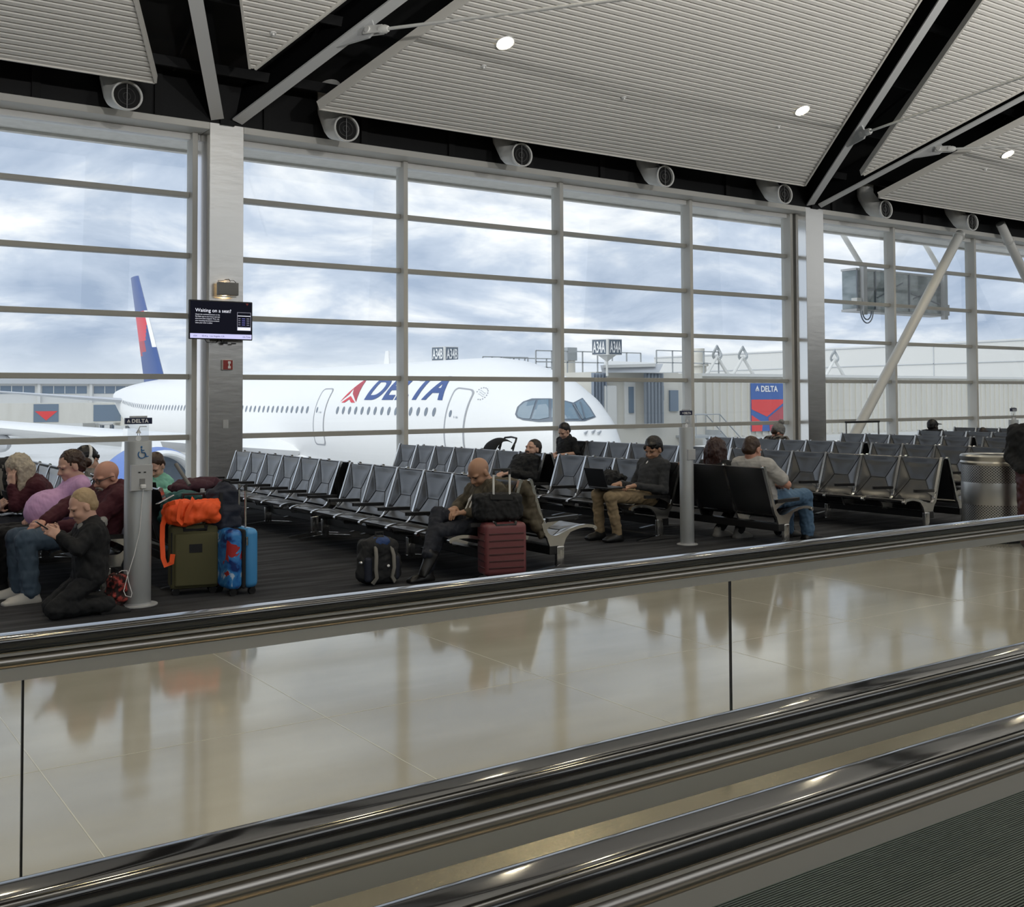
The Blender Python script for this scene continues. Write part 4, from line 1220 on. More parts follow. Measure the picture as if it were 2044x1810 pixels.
# wings and tailplanes
def wing(root, tip, cr_, ct, tr, tt, name, m, mirror):
    """root/tip: leading-edge points (side distance, s, z)"""
    sgs = (-1, 1) if mirror else (-1,)
    for sg in sgs:
        V = []; F = []; n = 16; k_ = 12
        for i in range(k_+1):
            w = i/k_
            le = np.array(root)*(1-w)+np.array(tip)*w
            c_ = cr_*(1-w)+ct*w; t_ = tr*(1-w)+tt*w
            bend = (0.0 if name != 'wing' else 1.3*w**2)
            for j in range(n):
                a = 2*pi*j/n
                ch_ = .5-.5*cos(a)
                V.append(L_((PX+sg*le[0], PY0+le[1]+c_*ch_, le[2]+bend+t_*.5*sin(a)*(1-ch_*.55))))
        for i in range(k_):
            for j in range(n):
                j2 = (j+1) % n
                F.append([i*n+j, i*n+j2, (i+1)*n+j2, (i+1)*n+j])
        F.append(list(range(n))); F.append([k_*n+j for j in range(n)])
        link_mesh(name, V, F, m, pl, sharp=1.2)
wing((2.6, 21.5, -1.0), (31.5, 42.5, 1.3), 12.0, 2.6, 1.5, .3, 'wing', 'plane_white', True)
wing((1.4, 57.2, 1.55), (10.2, 63.2, 2.35), 5.2, 2.0, .5, .18, 'tailplane', 'plane_grey', True)
# engines
for sg in (-1, 1):
    c_ = (PX+sg*10.4, PY0+18.2, -2.35)
    nc = MB().lathe([(1.55, 5.2), (1.78, 4.0), (1.88, 2.4), (1.86, 1.0), (1.76, .25)], L_(c_), 40, (0, 1, 0)).build('engine_nacelle', 'plane_blue', pl)
    MB().lathe([(1.76, .25), (1.70, .06), (1.62, 0), (1.54, .05), (1.48, .3), (1.46, 1.2)], L_(c_), 40, (0, 1, 0)).build('inlet_lip', 'plane_white', nc)
    MB().lathe([(.001, .55), (.35, .9), (.45, 1.15), (1.46, 1.2)], L_(c_), 40, (0, 1, 0)).build('fan', 'mask_dark', nc)
    MB().prism([(1.0, 1.6), (6.5, 1.1), (6.0, 2.6), (2.0, 2.3)], lambda u, v, w: L_((c_[0]+w, c_[1]+u, c_[2]+v)), -.25, .25).build('pylon', 'plane_white', nc, smooth=False)
# flap fairing pods under the near wing
for dx, ds, dz in ((14.6, 34, -.25), (20.5, 37.5, .3)):
    MB().ell(L_((PX-dx, PY0+ds, -.35+dz)), (.38, 3.2, .55), None, 14, 10).build('flap_fairing', 'plane_grey', pl)
# landing gear
for sg, s_, r in ((0, 4.6, .5), (-1, 32, .7), (1, 32, .7)):
    x = PX+sg*5.2
    g = MB().tube([L_((x, PY0+s_, -2.2)), L_((x, PY0+s_, GZ+r))], .18, 10)
    for d in (-.4, .4):
        g.tube([L_((x+d-.16, PY0+s_, GZ+r)), L_((x+d+.16, PY0+s_, GZ+r))], r, 20)
    g.build('landing_gear', 'mask_dark', pl)

# ---- far terminal with window bands
bt = empty('terminal_building', (60, 262, GZ), label='long low terminal with dark window bands far across the apron', cat='building')
MB().box(-60, 60, 0, 20, 0, 10.6).build('wall', 'building_white', bt, smooth=False)
MB().box(-61, 61, -1, 21, 10.6, 11.9).build('roof', 'building_grey', bt, smooth=False)
for k in range(8):
    x0 = -42+k*11.2
    for z0, z1 in ((8.4, 10.1), (3.9, 5.5)):
        f_ = MB().box(x0, x0+9.6, -.12, .05, z0, z1).build('window_band', 'building_glass', bt, smooth=False)
        g = MB()
        for q in range(1, 4):
            g.box(x0+2.4*q-.08, x0+2.4*q+.08, -.2, -.12, z0, z1)
        g.build('window_bar', 'building_white', f_, smooth=False)
for k in range(9):
    x0 = -42+k*11.2-.8
    MB().box(x0-.3, x0+.3, -.6, 0, 0, 13.0 if k % 2 == 0 else 10.6).build('pier', 'building_white', bt, smooth=False)
# far jet bridge in front of it
e = empty('jet_bridge', (38, 215, GZ), label='far cream jet bridge with a red emblem, left of the tail', cat='jet bridge', group='jet bridges on the apron')
MB().box(-16, 22, -2, 2, 2.6, 6.4).build('tunnel', 'bridge_cream', e, smooth=False)
MB().box(18, 27, -3.5, 3.5, 2.0, 7.4).build('cab', 'bridge_cream', e, smooth=False)
MB().box(2.5, 6.8, -2.1, -2.0, 2.9, 6.2).build('banner', 'building_glass', e, smooth=False)
MB().add([(2.7, -2.15, 4.9), (6.6, -2.15, 4.9), (4.65, -2.15, 3.2)], [[0, 2, 1]]).build('emblem', 'banner_red', e, smooth=False)
MB().box(13, 18, -2.1, -2.0, 2.9, 6.0).build('window', 'building_glass', e, smooth=False)
for x in (-10, 20):
    MB().box(x-.5, x+.5, -.5, .5, 0, 2.6).build('leg', 'galv', e, smooth=False)
# small regional jet nose-on beyond the wing
e = empty('regional_jet', (58, 235, GZ), label='small white twin-engined jet far across the apron', cat='aeroplane')
MB().ell((0, 0, 3.0), (1.35, 12, 1.35), None, 20, 14).build('fuselage', 'plane_white', e)
MB().bar((-11, 3, 2.3), (11, 3, 2.3), 2.6, .25).build('wing', 'plane_white', e, smooth=False)
MB().prism([(8, 4), (12, 4), (13, 6.2), (11, 6.2)], lambda u, v, w: (w, u, v), -.15, .15).build('fin', 'plane_red', e, smooth=False)
for sg in (-1, 1):
    n_ = MB().lathe([(.6, 3), (.75, .5), (.7, 0)], (sg*2.4, 6, 3.7), 18, (0, 1, 0)).build('engine', 'plane_white', e)
    MB().lathe([(.001, .1), (.6, .1)], (sg*2.4, 6, 3.7), 18, (0, 1, 0)).build('inlet', 'mask_dark', n_)
MB().box(-1.0, 1.0, -11.2, -9.4, 3.1, 3.7).build('windscreen', 'cockpit_glass', e, smooth=False)
for x in (-2, 0, 2):
    MB().box(x-.2, x+.2, -1, 1, 0, 2).build('landing_gear', 'mask_dark', e, smooth=False)
for i, (x, y, sx, mm, lab) in enumerate([(52.0, 220, 3.0, 'building_white', 'white service truck far left of the small jet'), (63.5, 222, 2.8, 'plane_red', 'red and white tug right of the small jet'), (68.5, 222, 3.6, 'building_white', 'white catering truck far right of the small jet')]):
    e = empty('service_truck', (x, y, GZ), label=lab, cat='truck', group='service trucks across the apron')
    MB().box(-sx*.5, sx*.25, -1, 1, .7, 3.0).build('box_body', 'building_white', e, smooth=False)
    MB().box(sx*.27, sx*.5, -1, 1, .7, 2.2).build('cab', mm, e, smooth=False)
    for xx in (-sx*.35, sx*.35):
        MB().tube([(xx, -1.05, .4), (xx, 1.05, .4)], .4, 12).build('wheel', 'mask_dark', e)
# ---- near jet bridge beside the nose
e = empty('jet_bridge', (33, 38, GZ), label='cream jet bridge with its cab at the airliner nose and a blue and red banner', cat='jet bridge', group='jet bridges on the apron')
B = lambda x0, x1, y0, y1, z0, z1: MB().box(x0-33, x1-33, y0-38, y1-38, z0-GZ, z1-GZ)
# tunnel with ribbed side
tz0, tz1 = -.35, 2.62
tn = B(36.0, 66, 37.4, 40.4, tz0, tz1).build('tunnel', 'bridge_cream', e, smooth=False)
g = MB()
for k in range(62):
    x = 36.4+k*.48
    g.box(x-33, x+.12-33, 37.33-38, 37.4-38, tz0-GZ+.1, tz1-GZ-.1)
g.build('tunnel_ribs', 'bridge_cream', tn, smooth=False)
B(35.9, 66, 37.25, 40.6, tz1, tz1+.14).build('tunnel_roof_edge', 'building_white', tn, smooth=False)
B(36.0, 66, 37.25, 37.5, tz0-.3, tz0).build('tunnel_sill', 'building_white', tn, smooth=False)
# cab
cb = B(29.6, 34.4, 36.6, 41.0, -.6, 2.75).build('cab', 'bridge_cream', e, smooth=False)
B(34.2, 36.2, 36.9, 40.9, -.6, 2.72).build('rotunda', 'bridge_cream', e, smooth=False)
hd = MB().add([L for L in [(-3.5, -2.0, 8.32), (-.7, -2.2, 8.42), (.2, -1.2, 8.50), (-2.6, -1.0, 8.55), (-3.5, -2.0, 8.2), (-.7, -2.2, 8.28), (.2, -1.2, 8.3), (-2.6, -1.0, 8.4)]],
         [[0, 1, 2, 3], [7, 6, 5, 4], [0, 4, 5, 1], [1, 5, 6, 2], [2, 6, 7, 3], [3, 7, 4, 0]]).build('hood_roof', 'building_white', e, smooth=False)
def accordion(x0, x1, y, z0, z1, n, m):
    g = MB(); V = []; F = []
    for i in range(2*n+1):
        x = x0+(x1-x0)*i/(2*n); yy = y+(.30 if i % 2 else 0)
        V += [(x-33, yy-38, z0-GZ), (x-33+(z1-z0)*0, yy-38, z1-GZ)]
    for i in range(2*n):
        F.append([2*i, 2*i+2, 2*i+3, 2*i+1])
    g.add(V, F)
    return g.build('bellows', m, e, smooth=False)
accordion(29.15, 29.85, 36.2, .6, 2.7, 4, 'bellows')
accordion(31.85, 32.85, 35.9, .35, 2.7, 5, 'bellows_blue')
for x0, x1 in ((28.55, 29.75), (31.9, 33.6)):
    pass
MB().add([(x-33, y-38, z-GZ) for x, y, z in [(29.5, 36.1, 2.70), (32.5, 35.8, 2.72), (32.9, 35.95, 3.12), (29.5, 36.2, 3.02)]], [[0, 1, 2, 3]]).build('canopy_curtain', 'plane_grey', e, smooth=False)
dr = B(31.1, 31.72, 36.5, 36.62, .3, 2.4).build('service_door', 'building_white', e, smooth=False)
B(31.32, 31.58, 36.44, 36.5, .95, 2.1).build('door_window', 'building_glass', dr, smooth=False)
B(33.25, 33.42, 36.5, 36.62, 1.5, 2.15).build('slot_window', 'building_glass', e, smooth=False)
B(33.8, 34.3, 36.5, 36.62, 1.0, 1.95).build('cab_window', 'building_glass', e, smooth=False)
MB().rbox((30.1-33, 36.3-38, 1.15-GZ), (.36, .08, 1.0), .2).build('folded_panel', 'building_white', e)
# banner on the tunnel
bn = B(39.85, 42.45, 37.26, 37.3, -.06, 2.30).build('banner', 'banner_blue', e, smooth=False)
bx0, bx1, bz0, bz1 = 39.85-33, 42.45-33, -.06-GZ, 2.30-GZ
bf = lambda u, v: (bx0+(bx1-bx0)*u, 37.25-38, bz0+(bz1-bz0)*v)
widget_mesh('banner_triangle', 1, bf, 'banner_red', bn, [[(0, .66), (1, .66), (.42, .30), (0, .46)], [(0, 0), (.28, 0), (.30, .18), (0, .34)]])
widget_mesh('banner_shade', 1, bf, 'banner_dkred', bn, [[(1, .60), (1, 0), (.5, 0), (.46, .28)]])
lettering('banner_lettering', 'DELTA', lambda x, y: (bx0+.66+x, 37.24-38, bz0+1.95+y), 'white', bn, .40, bold=.012)
widget_mesh('banner_mark', .32, lambda x, y: (bx0+.42+x, 37.24-38, bz0+2.10+y), 'white', bn)
# legs and roof rails
for x in (35.2, 47, 62):
    MB().box(x-.4-33, x+.4-33, 38.4-38, 39.4-38, 0, tz0-GZ).build('support_leg', 'galv', e, smooth=False)
g = MB()
def rails(x0, x1, y, z0, z1, n):
    for k in range(n+1):
        x = x0+(x1-x0)*k/n
        g.bar((x-33, y-38, z0-GZ), (x-33, y-38, z1-GZ), .05, .05)
    for z in (z1, .5*(z0+z1)):
        g.bar((x0-33, y-38, z-GZ), (x1-33, y-38, z-GZ), .05, .05)
rails(28.4, 34.6, 39.4, 2.75, 3.75, 7); rails(34.7, 38.8, 38.4, 2.7, 3.85, 4)
q0, q1 = at_y(1003, 705, 43)[0], at_y(1112, 712, 43)[0]; rails(q0, q1, 43, 2.7, 3.55, 5); rails(q0+.5, q1, 45.5, 2.7, 3.7, 5)
g.build('roof_railing', 'galv', e, smooth=False)
g = MB()
g.lathe([(.40, 0), (.40, .45), (.5, .45), (.5, .62), (.32, .65), (.32, 1.32), (.001, 1.32)], (37.9-33, 38.9-38, 2.7-GZ), 18)
g.build('roof_duct', 'bridge_cream', e)
q = at_y(1133, 735, 40); g = MB().lathe([(.36, -.9), (.36, .35), (.001, .35)], (q[0]-33, 40-38, q[2]-GZ), 16); g.build('roof_beacon', 'bridge_cream', e)
g = MB().box(q[0]-.3-33, q[0]+.25-33, 39.6-38, 40-38, q[2]+.35-GZ, q[2]+.95-GZ); g.build('floodlight', 'galv', e, smooth=False)
# hose arches on the tunnel roof
for x in (38.6, 40.4, 47.4):
    MB().tube([(x-.75-33, .3, tz1-GZ+.1), (x-33, .3, tz1-GZ+1.0), (x+.75-33, .3, tz1-GZ+.1)], .09, 8).build('hose_arch', 'building_white', e)
    g = MB()
    for rr_ in (.34, .26):
        g.tube([(x-33+rr_*.75*cos(a), .3+.1*sin(a*2), tz1-GZ+1.2+rr_*sin(a)) for a in np.linspace(-.4*pi, 1.4*pi, 18)], .045, 6)
    g.build('hose_loop', 'galv', e)
# service stairs below the tunnel
e2 = empty('service_stairs', (36.2, 37.0, GZ), label='grey steel service stairs hanging from the cream jet bridge', cat='stairs')
g = MB()
a0, a1 = np.array([-.4, -1.2, 5.2]), np.array([3.0, -1.2, 2.4])
for y in (-1.6, -.7):
    g.bar(a0+[0, y+1.2, 0], a1+[0, y+1.2, 0], .06, .28)
g.build('stringer', 'galv', e2, smooth=False)
for k in range(14):
    p = a0+(a1-a0)*k/13
    MB().bar(p+[-.02, -.4, .1], p+[-.02, .5, .1], .26, .04, (1, 0, 0)).build('tread', 'galv', e2, smooth=False)
g = MB()
for y in (-1.6, -.7):
    g.tube([a0+[-1.6, y+1.2, .95], a0+[0, y+1.2, .95], a1+[0, y+1.2, .95]], .03, 6)
    for t_ in (-.45, 0, .5, 1):
        p = a0+(a1-a0)*max(t_, 0)+np.array([min(t_, 0)*3.3, 0, 0])
        g.tube([p+[0, y+1.2, 0], p+[0, y+1.2, .95]], .025, 6)
g.build('handrail', 'galv', e2)
MB().box(-2.0, -.3, -1.7, -.3, 5.1, 5.2).build('landing', 'galv', e2, smooth=False)
MB().box(-1.9, -1.7, -1.2, -1.0, 0, 5.1).build('post', 'galv', e2, smooth=False)
# tractor parked below the nose
e2 = empty('baggage_tractor', (31.2, 33.0, GZ), label='grey ground vehicle with a cream top below the airliner nose', cat='vehicle')
MB().box(-1.6, 2.4, -.9, .9, .5, 2.6).build('body', 'galv', e2, smooth=False)
MB().rbox((-.3, 0, 3.4), (1.3, .8, .35), .1).build('load', 'cream', e2)
MB().box(1.2, 2.0, -.85, .85, 2.6, 4.3).build('cab', 'plane_grey', e2, smooth=False)
for x in (-1, 1.7):
    MB().tube([(x, -1, .5), (x, 1, .5)], .5, 16).build('wheel', 'mask_dark', e2)
# gate signs
def gate_sign(p, s, txt, label):
    e = empty('gate_sign', tuple(p), label=label, cat='sign', group='gate number signs on the apron')
    # prism with two faces turned left and right of the viewer
    d = np.array([.566, .824]); r_ = np.array([.824, -.566])
    A = lambda u, v, z: (r_[0]*u+d[0]*v, r_[1]*u+d[1]*v, z)
    P = [(-.62, .12), (0, -.22), (.62, .12), (0, .5)]
    V = [A(u*s, v*s, z) for z in (-.33*s, .33*s) for u, v in P]
    MB().add(V, [[0, 1, 5, 4], [1, 2, 6, 5], [2, 3, 7, 6], [3, 0, 4, 7], [3, 2, 1, 0], [4, 5, 6, 7]]).build('housing', 'building_white', e, smooth=False)
    for (a, b_) in ((P[0], P[1]), (P[1], P[2])):
        a = np.array(a)*s; b_ = np.array(b_)*s
        t = (b_-a); n = np.array([t[1], -t[0]]); n /= np.linalg.norm(n)
        f0, f1 = (.02, .90) if a[0] < -.1 else (.10, .98)
        q = lambda u, z, off: A(*(a+t*u+n*off), z)
        pn = MB().add([q(f0, -.30*s, .01), q(f1, -.30*s, .01), q(f1, .30*s, .01), q(f0, .30*s, .01)], [[0, 1, 2, 3]]).build('panel', 'mask_dark', e, smooth=False)
        Lt = np.linalg.norm(t)
        V, F = text_mesh(txt, .72*s*.9, bold=.012*s)
        w = max(v[0] for v in V)
        link_mesh('numbers', [q(f0+.05+(f1-f0-.10)*v[0]/w, -.225*s+v[1], .02) for v in V], F, 'white', pn, smooth=False)
    V = [A(u*s*.62, v*s*.62+.04*s, -.33*s) for u, v in P]+[A(0, .14*s, -.62*s)]
    MB().add(V, [[0, 1, 4], [1, 2, 4], [2, 3, 4], [3, 0, 4]]).build('cone_foot', 'building_white', e, smooth=False)
    MB().tube([A(0, .14*s, -.6*s), A(0, .14*s, -1.2*s)], .05*s, 8).build('mast', 'building_white', e)
    return e
fw2 = CAM_F
def at_d(px, py, D): return EYE+ray(px, py)*D
gate_sign(at_d(1212, 692.5, 45), 1.0, 'A34A', 'gate number sign beside the airliner nose, in full view')
gate_sign(at_d(888, 706, 74), 1.45, 'A34B', 'gate number sign half hidden by the airliner roof')
# white hangar-like wing of the terminal at the right
e = empty('terminal_wing', (72, 24, GZ), label='large pale panelled building at the right behind the jet bridge', cat='building')
MB().box(0, 30, 0, 56, 0, 10.9).build('wall', 'building_white', e, smooth=False)
for z in (10.75, 9.3, 7.7, 6.0, 4.4, 2.8):
    MB().box(-.06, 0, 0, 56, z, z+.06).build('panel_joint', 'building_grey', e, smooth=False)
for y in (12, 25, 38, 51):
    MB().box(-.06, 0, y, y+.06, 0, 10.8).build('panel_joint', 'building_grey', e, smooth=False)
MB().box(-.5, 0, 19, 22, 0, 7.6).build('downpipe', 'bridge_grey', e, smooth=False)
MB().box(-1.6, 0, 22.2, 30, 6.2, 7.6).build('vent_box', 'building_white', e, smooth=False)
# smoked-glass guidance display hung outside the window
e = empty('docking_display', (27.6, 20.0, 4.7), label='dark glass docking display hung outside the window at upper right', cat='display')
gl = MB().box(-1.85, 2.35, 0, .5, -.55, .58).build('glass_case', 'smoked_glass', e, smooth=False, bevel=.01)
MB().box(-1.87, 2.37, -.02, .52, .56, .62).build('top_frame', 'bridge_grey', e, smooth=False)
MB().box(-1.87, 2.37, -.02, .52, -.62, -.55).build('bottom_frame', 'bridge_grey', e, smooth=False)
for x in (-1.83, -1.0, .6, 2.2):
    MB().box(x-.02, x+.02, -.03, 0, -.55, .58).build('rib', 'mask_dark' if abs(x) < 2 else 'bridge_grey', e, smooth=False)
for a, b_ in (((-.9, -.2), (.3, .3)), ((.7, .0), (2.1, -.25)), ((.8, -.15), (2.2, .3)), ((-1.8, -.05), (-1.1, .05))):
    MB().bar((a[0], -.012, a[1]), (b_[0], -.012, b_[1]), .01, .035).build('inner_strut', 'mask_dark', e, smooth=False)
for x in (-1.62, 2.25):
    MB().box(x-.08, x+.08, -.14, 0, -.72, .70).build('hanger', 'bridge_grey', e, smooth=False)
    MB().tube([(x-.75, .1, 1.65), (x, -.05, .65)], .075, 12).build('strut', 'nozzle_paint', e)
MB().box(2.35, 2.62, 0, .4, -.58, -.25).build('junction_box', 'bridge_grey', e, smooth=False)
MB().box(-1.95, -1.75, -.1, .1, -.45, -.25).build('junction_box', 'building_white', e, smooth=False)
g = MB()
for rr_ in (.28, .20):
    g.tube([(-1.60+rr_*cos(a), -.16, -.62+rr_*1.25*sin(a)) for a in np.linspace(pi, 2*pi, 14)], .018, 6)
g.build('cable_loop', 'mask_dark', e)
# ================================================================ SOFT BODIES (signed distance -> surface nets)
def prim_bbox(p):
    k = p[0].lstrip('-')
    if k == 'c':
        a, b_, ra, rb = np.asarray(p[1], float), np.asarray(p[2], float), p[3], p[4]
        r = max(ra, rb); return np.minimum(a, b_)-r, np.maximum(a, b_)+r
    c_ = np.asarray(p[1], float); e_ = np.abs(np.asarray(p[3]))@np.asarray(p[2], float)
    return c_-e_, c_+e_
def prim_d(p, X, Y, Z):
    k = p[0].lstrip('-')
    if k == 'c':
        a, b_ = np.asarray(p[1], float), np.asarray(p[2], float)
        d = b_-a; L = max(float(d@d), 1e-9)
        t = np.clip(((X-a[0])*d[0]+(Y-a[1])*d[1]+(Z-a[2])*d[2])/L, 0, 1)
        return np.sqrt((X-a[0]-t*d[0])**2+(Y-a[1]-t*d[1])**2+(Z-a[2]-t*d[2])**2)-(p[3]+(p[4]-p[3])*t)
    c_ = np.asarray(p[1], float); R = np.asarray(p[3], float); r = np.asarray(p[2], float)
    q = [(X-c_[0])*R[0, i]+(Y-c_[1])*R[1, i]+(Z-c_[2])*R[2, i] for i in range(3)]
    if k == 'e':
        k0 = np.sqrt(sum((q[i]/r[i])**2 for i in range(3))); k1 = np.sqrt(sum((q[i]/r[i]**2)**2 for i in range(3)))
        return k0*(k0-1)/np.maximum(k1, 1e-6)
    rd = p[4]
    g = [np.abs(q[i])-(r[i]-rd) for i in range(3)]
    return np.sqrt(sum(np.maximum(v, 0)**2 for v in g))+np.minimum(np.maximum(np.maximum(g[0], g[1]), g[2]), 0)-rd
def field_mesh(prims, h, k=.02):
    """prims: ('c',a,b,ra,rb[,k]) ('e',c,r,R[,k]) ('b',c,half,R,round[,k]); '-' in front carves"""
    bb = [prim_bbox(p) for p in prims if p[0][0] != '-']
    lo = np.min([b_[0] for b_ in bb], 0)-3*h-.01; hi = np.max([b_[1] for b_ in bb], 0)+3*h+.01
    n = np.ceil((hi-lo)/h).astype(int)+1
    F = np.full(n, 1.0, np.float32)
    for p in prims:
        nk = {'c': 5, 'e': 4, 'b': 5}[p[0].lstrip('-')]
        kk = p[nk] if len(p) > nk else k
        a, b_ = prim_bbox(p); m = kk+3*h
        i0 = np.maximum(np.floor((a-m-lo)/h).astype(int), 0); i1 = np.minimum(np.ceil((b_+m-lo)/h).astype(int)+1, n)
        if (i1 <= i0).any(): continue
        X = (lo[0]+h*np.arange(i0[0], i1[0]))[:, None, None]; Y = (lo[1]+h*np.arange(i0[1], i1[1]))[None, :, None]; Z = (lo[2]+h*np.arange(i0[2], i1[2]))[None, None, :]
        d = prim_d(p, X, Y, Z).astype(np.float32)
        sl = (slice(i0[0], i1[0]), slice(i0[1], i1[1]), slice(i0[2], i1[2]))
        f = F[sl]
        if p[0][0] == '-':
            g = np.maximum(kk-np.abs(f+d), 0)/kk
            F[sl] = np.maximum(f, -d)+g*g*kk*.25
        else:
            g = np.maximum(kk-np.abs(f-d), 0)/kk
            F[sl] = np.minimum(f, d)-g*g*kk*.25
    S_ = F < 0
    c8 = [S_[i:n[0]-1+i, j:n[1]-1+j, l:n[2]-1+l] for i in (0, 1) for j in (0, 1) for l in (0, 1)]
    sm = sum(c.astype(np.int8) for c in c8)
    act = (sm > 0) & (sm < 8)
    I = np.argwhere(act)
    ids = -np.ones(act.shape, np.int64); ids[act] = np.arange(len(I))
    acc = np.zeros((len(I), 3)); cnt = np.zeros(len(I))
    cs = [(i, j, l) for i in (0, 1) for j in (0, 1) for l in (0, 1)]
    for a in range(8):
        for b_ in range(a+1, 8):
            if sum(abs(cs[a][q]-cs[b_][q]) for q in range(3)) != 1: continue
            fa = F[I[:, 0]+cs[a][0], I[:, 1]+cs[a][1], I[:, 2]+cs[a][2]]; fb = F[I[:, 0]+cs[b_][0], I[:, 1]+cs[b_][1], I[:, 2]+cs[b_][2]]
            x = (fa < 0) != (fb < 0)
            t = np.where(x, fa/np.where(x, fa-fb, 1), 0)
            P = np.array(cs[a])[None]+t[:, None]*(np.array(cs[b_])-np.array(cs[a]))[None]
            acc[x] += P[x]; cnt[x] += 1
    V = lo+h*(I+acc/np.maximum(cnt, 1)[:, None])
    Q = []
    for ax in range(3):
        s0 = [slice(1, -1)]*3; s0[ax] = slice(0, -1); s1 = [slice(1, -1)]*3; s1[ax] = slice(1, None)
        A, B_ = S_[tuple(s0)], S_[tuple(s1)]
        D = np.argwhere(A != B_)
        if len(D) == 0: continue
        ins = A[D[:, 0], D[:, 1], D[:, 2]]
        D = D+1; D[:, ax] -= 1
        u, v = [(1, 2), (2, 0), (0, 1)][ax]
        def cell(du, dv):
            E_ = D.copy(); E_[:, u] -= du; E_[:, v] -= dv
            return ids[E_[:, 0], E_[:, 1], E_[:, 2]]
        q = np.stack([cell(1, 1), cell(0, 1), cell(0, 0), cell(1, 0)], 1)
        q[~ins] = q[~ins][:, ::-1]
        Q.append(q)
    Q = np.concatenate(Q)
    return V, Q[(Q >= 0).all(1)]
def vnormals(V, Q):
    n = np.cross(V[Q[:, 2]]-V[Q[:, 0]], V[Q[:, 3]]-V[Q[:, 1]])
    N_ = np.zeros_like(V)
    for i in range(4): np.add.at(N_, Q[:, i], n)
    return N_/np.maximum(np.linalg.norm(N_, axis=1), 1e-12)[:, None]
def relax(V, Q, it):
    for _ in range(it):
        A = np.zeros_like(V); c_ = np.zeros(len(V))
        for i in range(4):
            j = (i+1) % 4
            np.add.at(A, Q[:, i], V[Q[:, j]]); np.add.at(c_, Q[:, i], 1)
            np.add.at(A, Q[:, j], V[Q[:, i]]); np.add.at(c_, Q[:, j], 1)
        V = .5*V+.5*A/np.maximum(c_, 1)[:, None]
    return V
def soft(name, prims, m, parent=None, org=(0, 0, 0), h=.008, k=.02, wrinkle=0.0, wl=(.05, .16), stretch=(1, 1, 1), it=1, seed=1):
    V, Q = field_mesh(prims, h, k)
    V = relax(V, Q, it)
    if wrinkle:
        rg = np.random.RandomState(seed); N_ = vnormals(V, Q); d = np.zeros(len(V))
        for _ in range(16):
            w = rg.randn(3)*np.array(stretch); w /= np.linalg.norm(w)
            L = rg.uniform(*wl)
            d += np.sin(2*pi/L*(V@w)+rg.uniform(0, 6.28)+1.5*np.sin(2*pi/(L*2.3)*(V@rg.randn(3))))
        V = V+N_*(d/4*wrinkle)[:, None]
    V = V-np.asarray(org, float)
    me = bpy.data.meshes.new(name)
    me.vertices.add(len(V)); me.vertices.foreach_set('co', V.astype(np.float32).ravel())
    me.loops.add(4*len(Q)); me.loops.foreach_set('vertex_index', Q.astype(np.int32).ravel())
    me.polygons.add(len(Q)); me.polygons.foreach_set('loop_start', np.arange(0, 4*len(Q), 4, dtype=np.int32))
    me.update(calc_edges=True)
    me.polygons.foreach_set('use_smooth', np.ones(len(Q), bool))
    me.materials.append(MATS[m])
    o = bpy.data.objects.new(name, me); COL.objects.link(o)
    if parent is not None: o.parent = parent
    else: o.location = org
    return o
I3 = np.eye(3)


# ================================================================ PEOPLE
def hand(w, d, n, thumb, curl=.5, s=1.0):
    """wrist, pointing direction, palm normal, thumb side"""
    d = unit(d); n = unit(n-d*np.dot(n, d)); t = unit(np.cross(d, n))
    if np.dot(t, thumb) < 0: t = -t
    R = np.stack([d, t, n], 1)
    P = [('c', w, w+d*.03*s, .024*s, .026*s, .015), ('b', w+d*.055*s, (.045*s, .040*s, .015*s), R, .013*s, .012)]
    for i, L in enumerate((.064, .074, .070, .054)):
        b0 = w+d*.092*s+t*(.030-.0205*i)*s
        c1 = curl*(.75+.12*i); c2 = c1+curl*1.0
        e1 = b0+(d*cos(c1)+n*sin(c1))*L*.55*s; e2 = e1+(d*cos(c2)+n*sin(c2))*L*.55*s
        P += [('c', b0-d*.012*s, e1, .0098*s, .0088*s, .005), ('c', e1, e2, .0088*s, .0072*s, .004)]
    b0 = w+d*.028*s+t*.034*s
    e1 = b0+unit(d*.7+t*.65+n*.35)*.042*s; e2 = e1+unit(d*.9+t*.15+n*.5)*.034*s
    P += [('c', b0-t*.01*s, e1, .0135*s, .0105*s, .008), ('c', e1, e2, .0102*s, .0082*s, .004)]
    return P
def sole(d):
    return np.array([0, 0, -1.0]) if abs(d[2]) < .5 else unit(np.cross(np.cross(d, [0, 0, -1.0]), d))
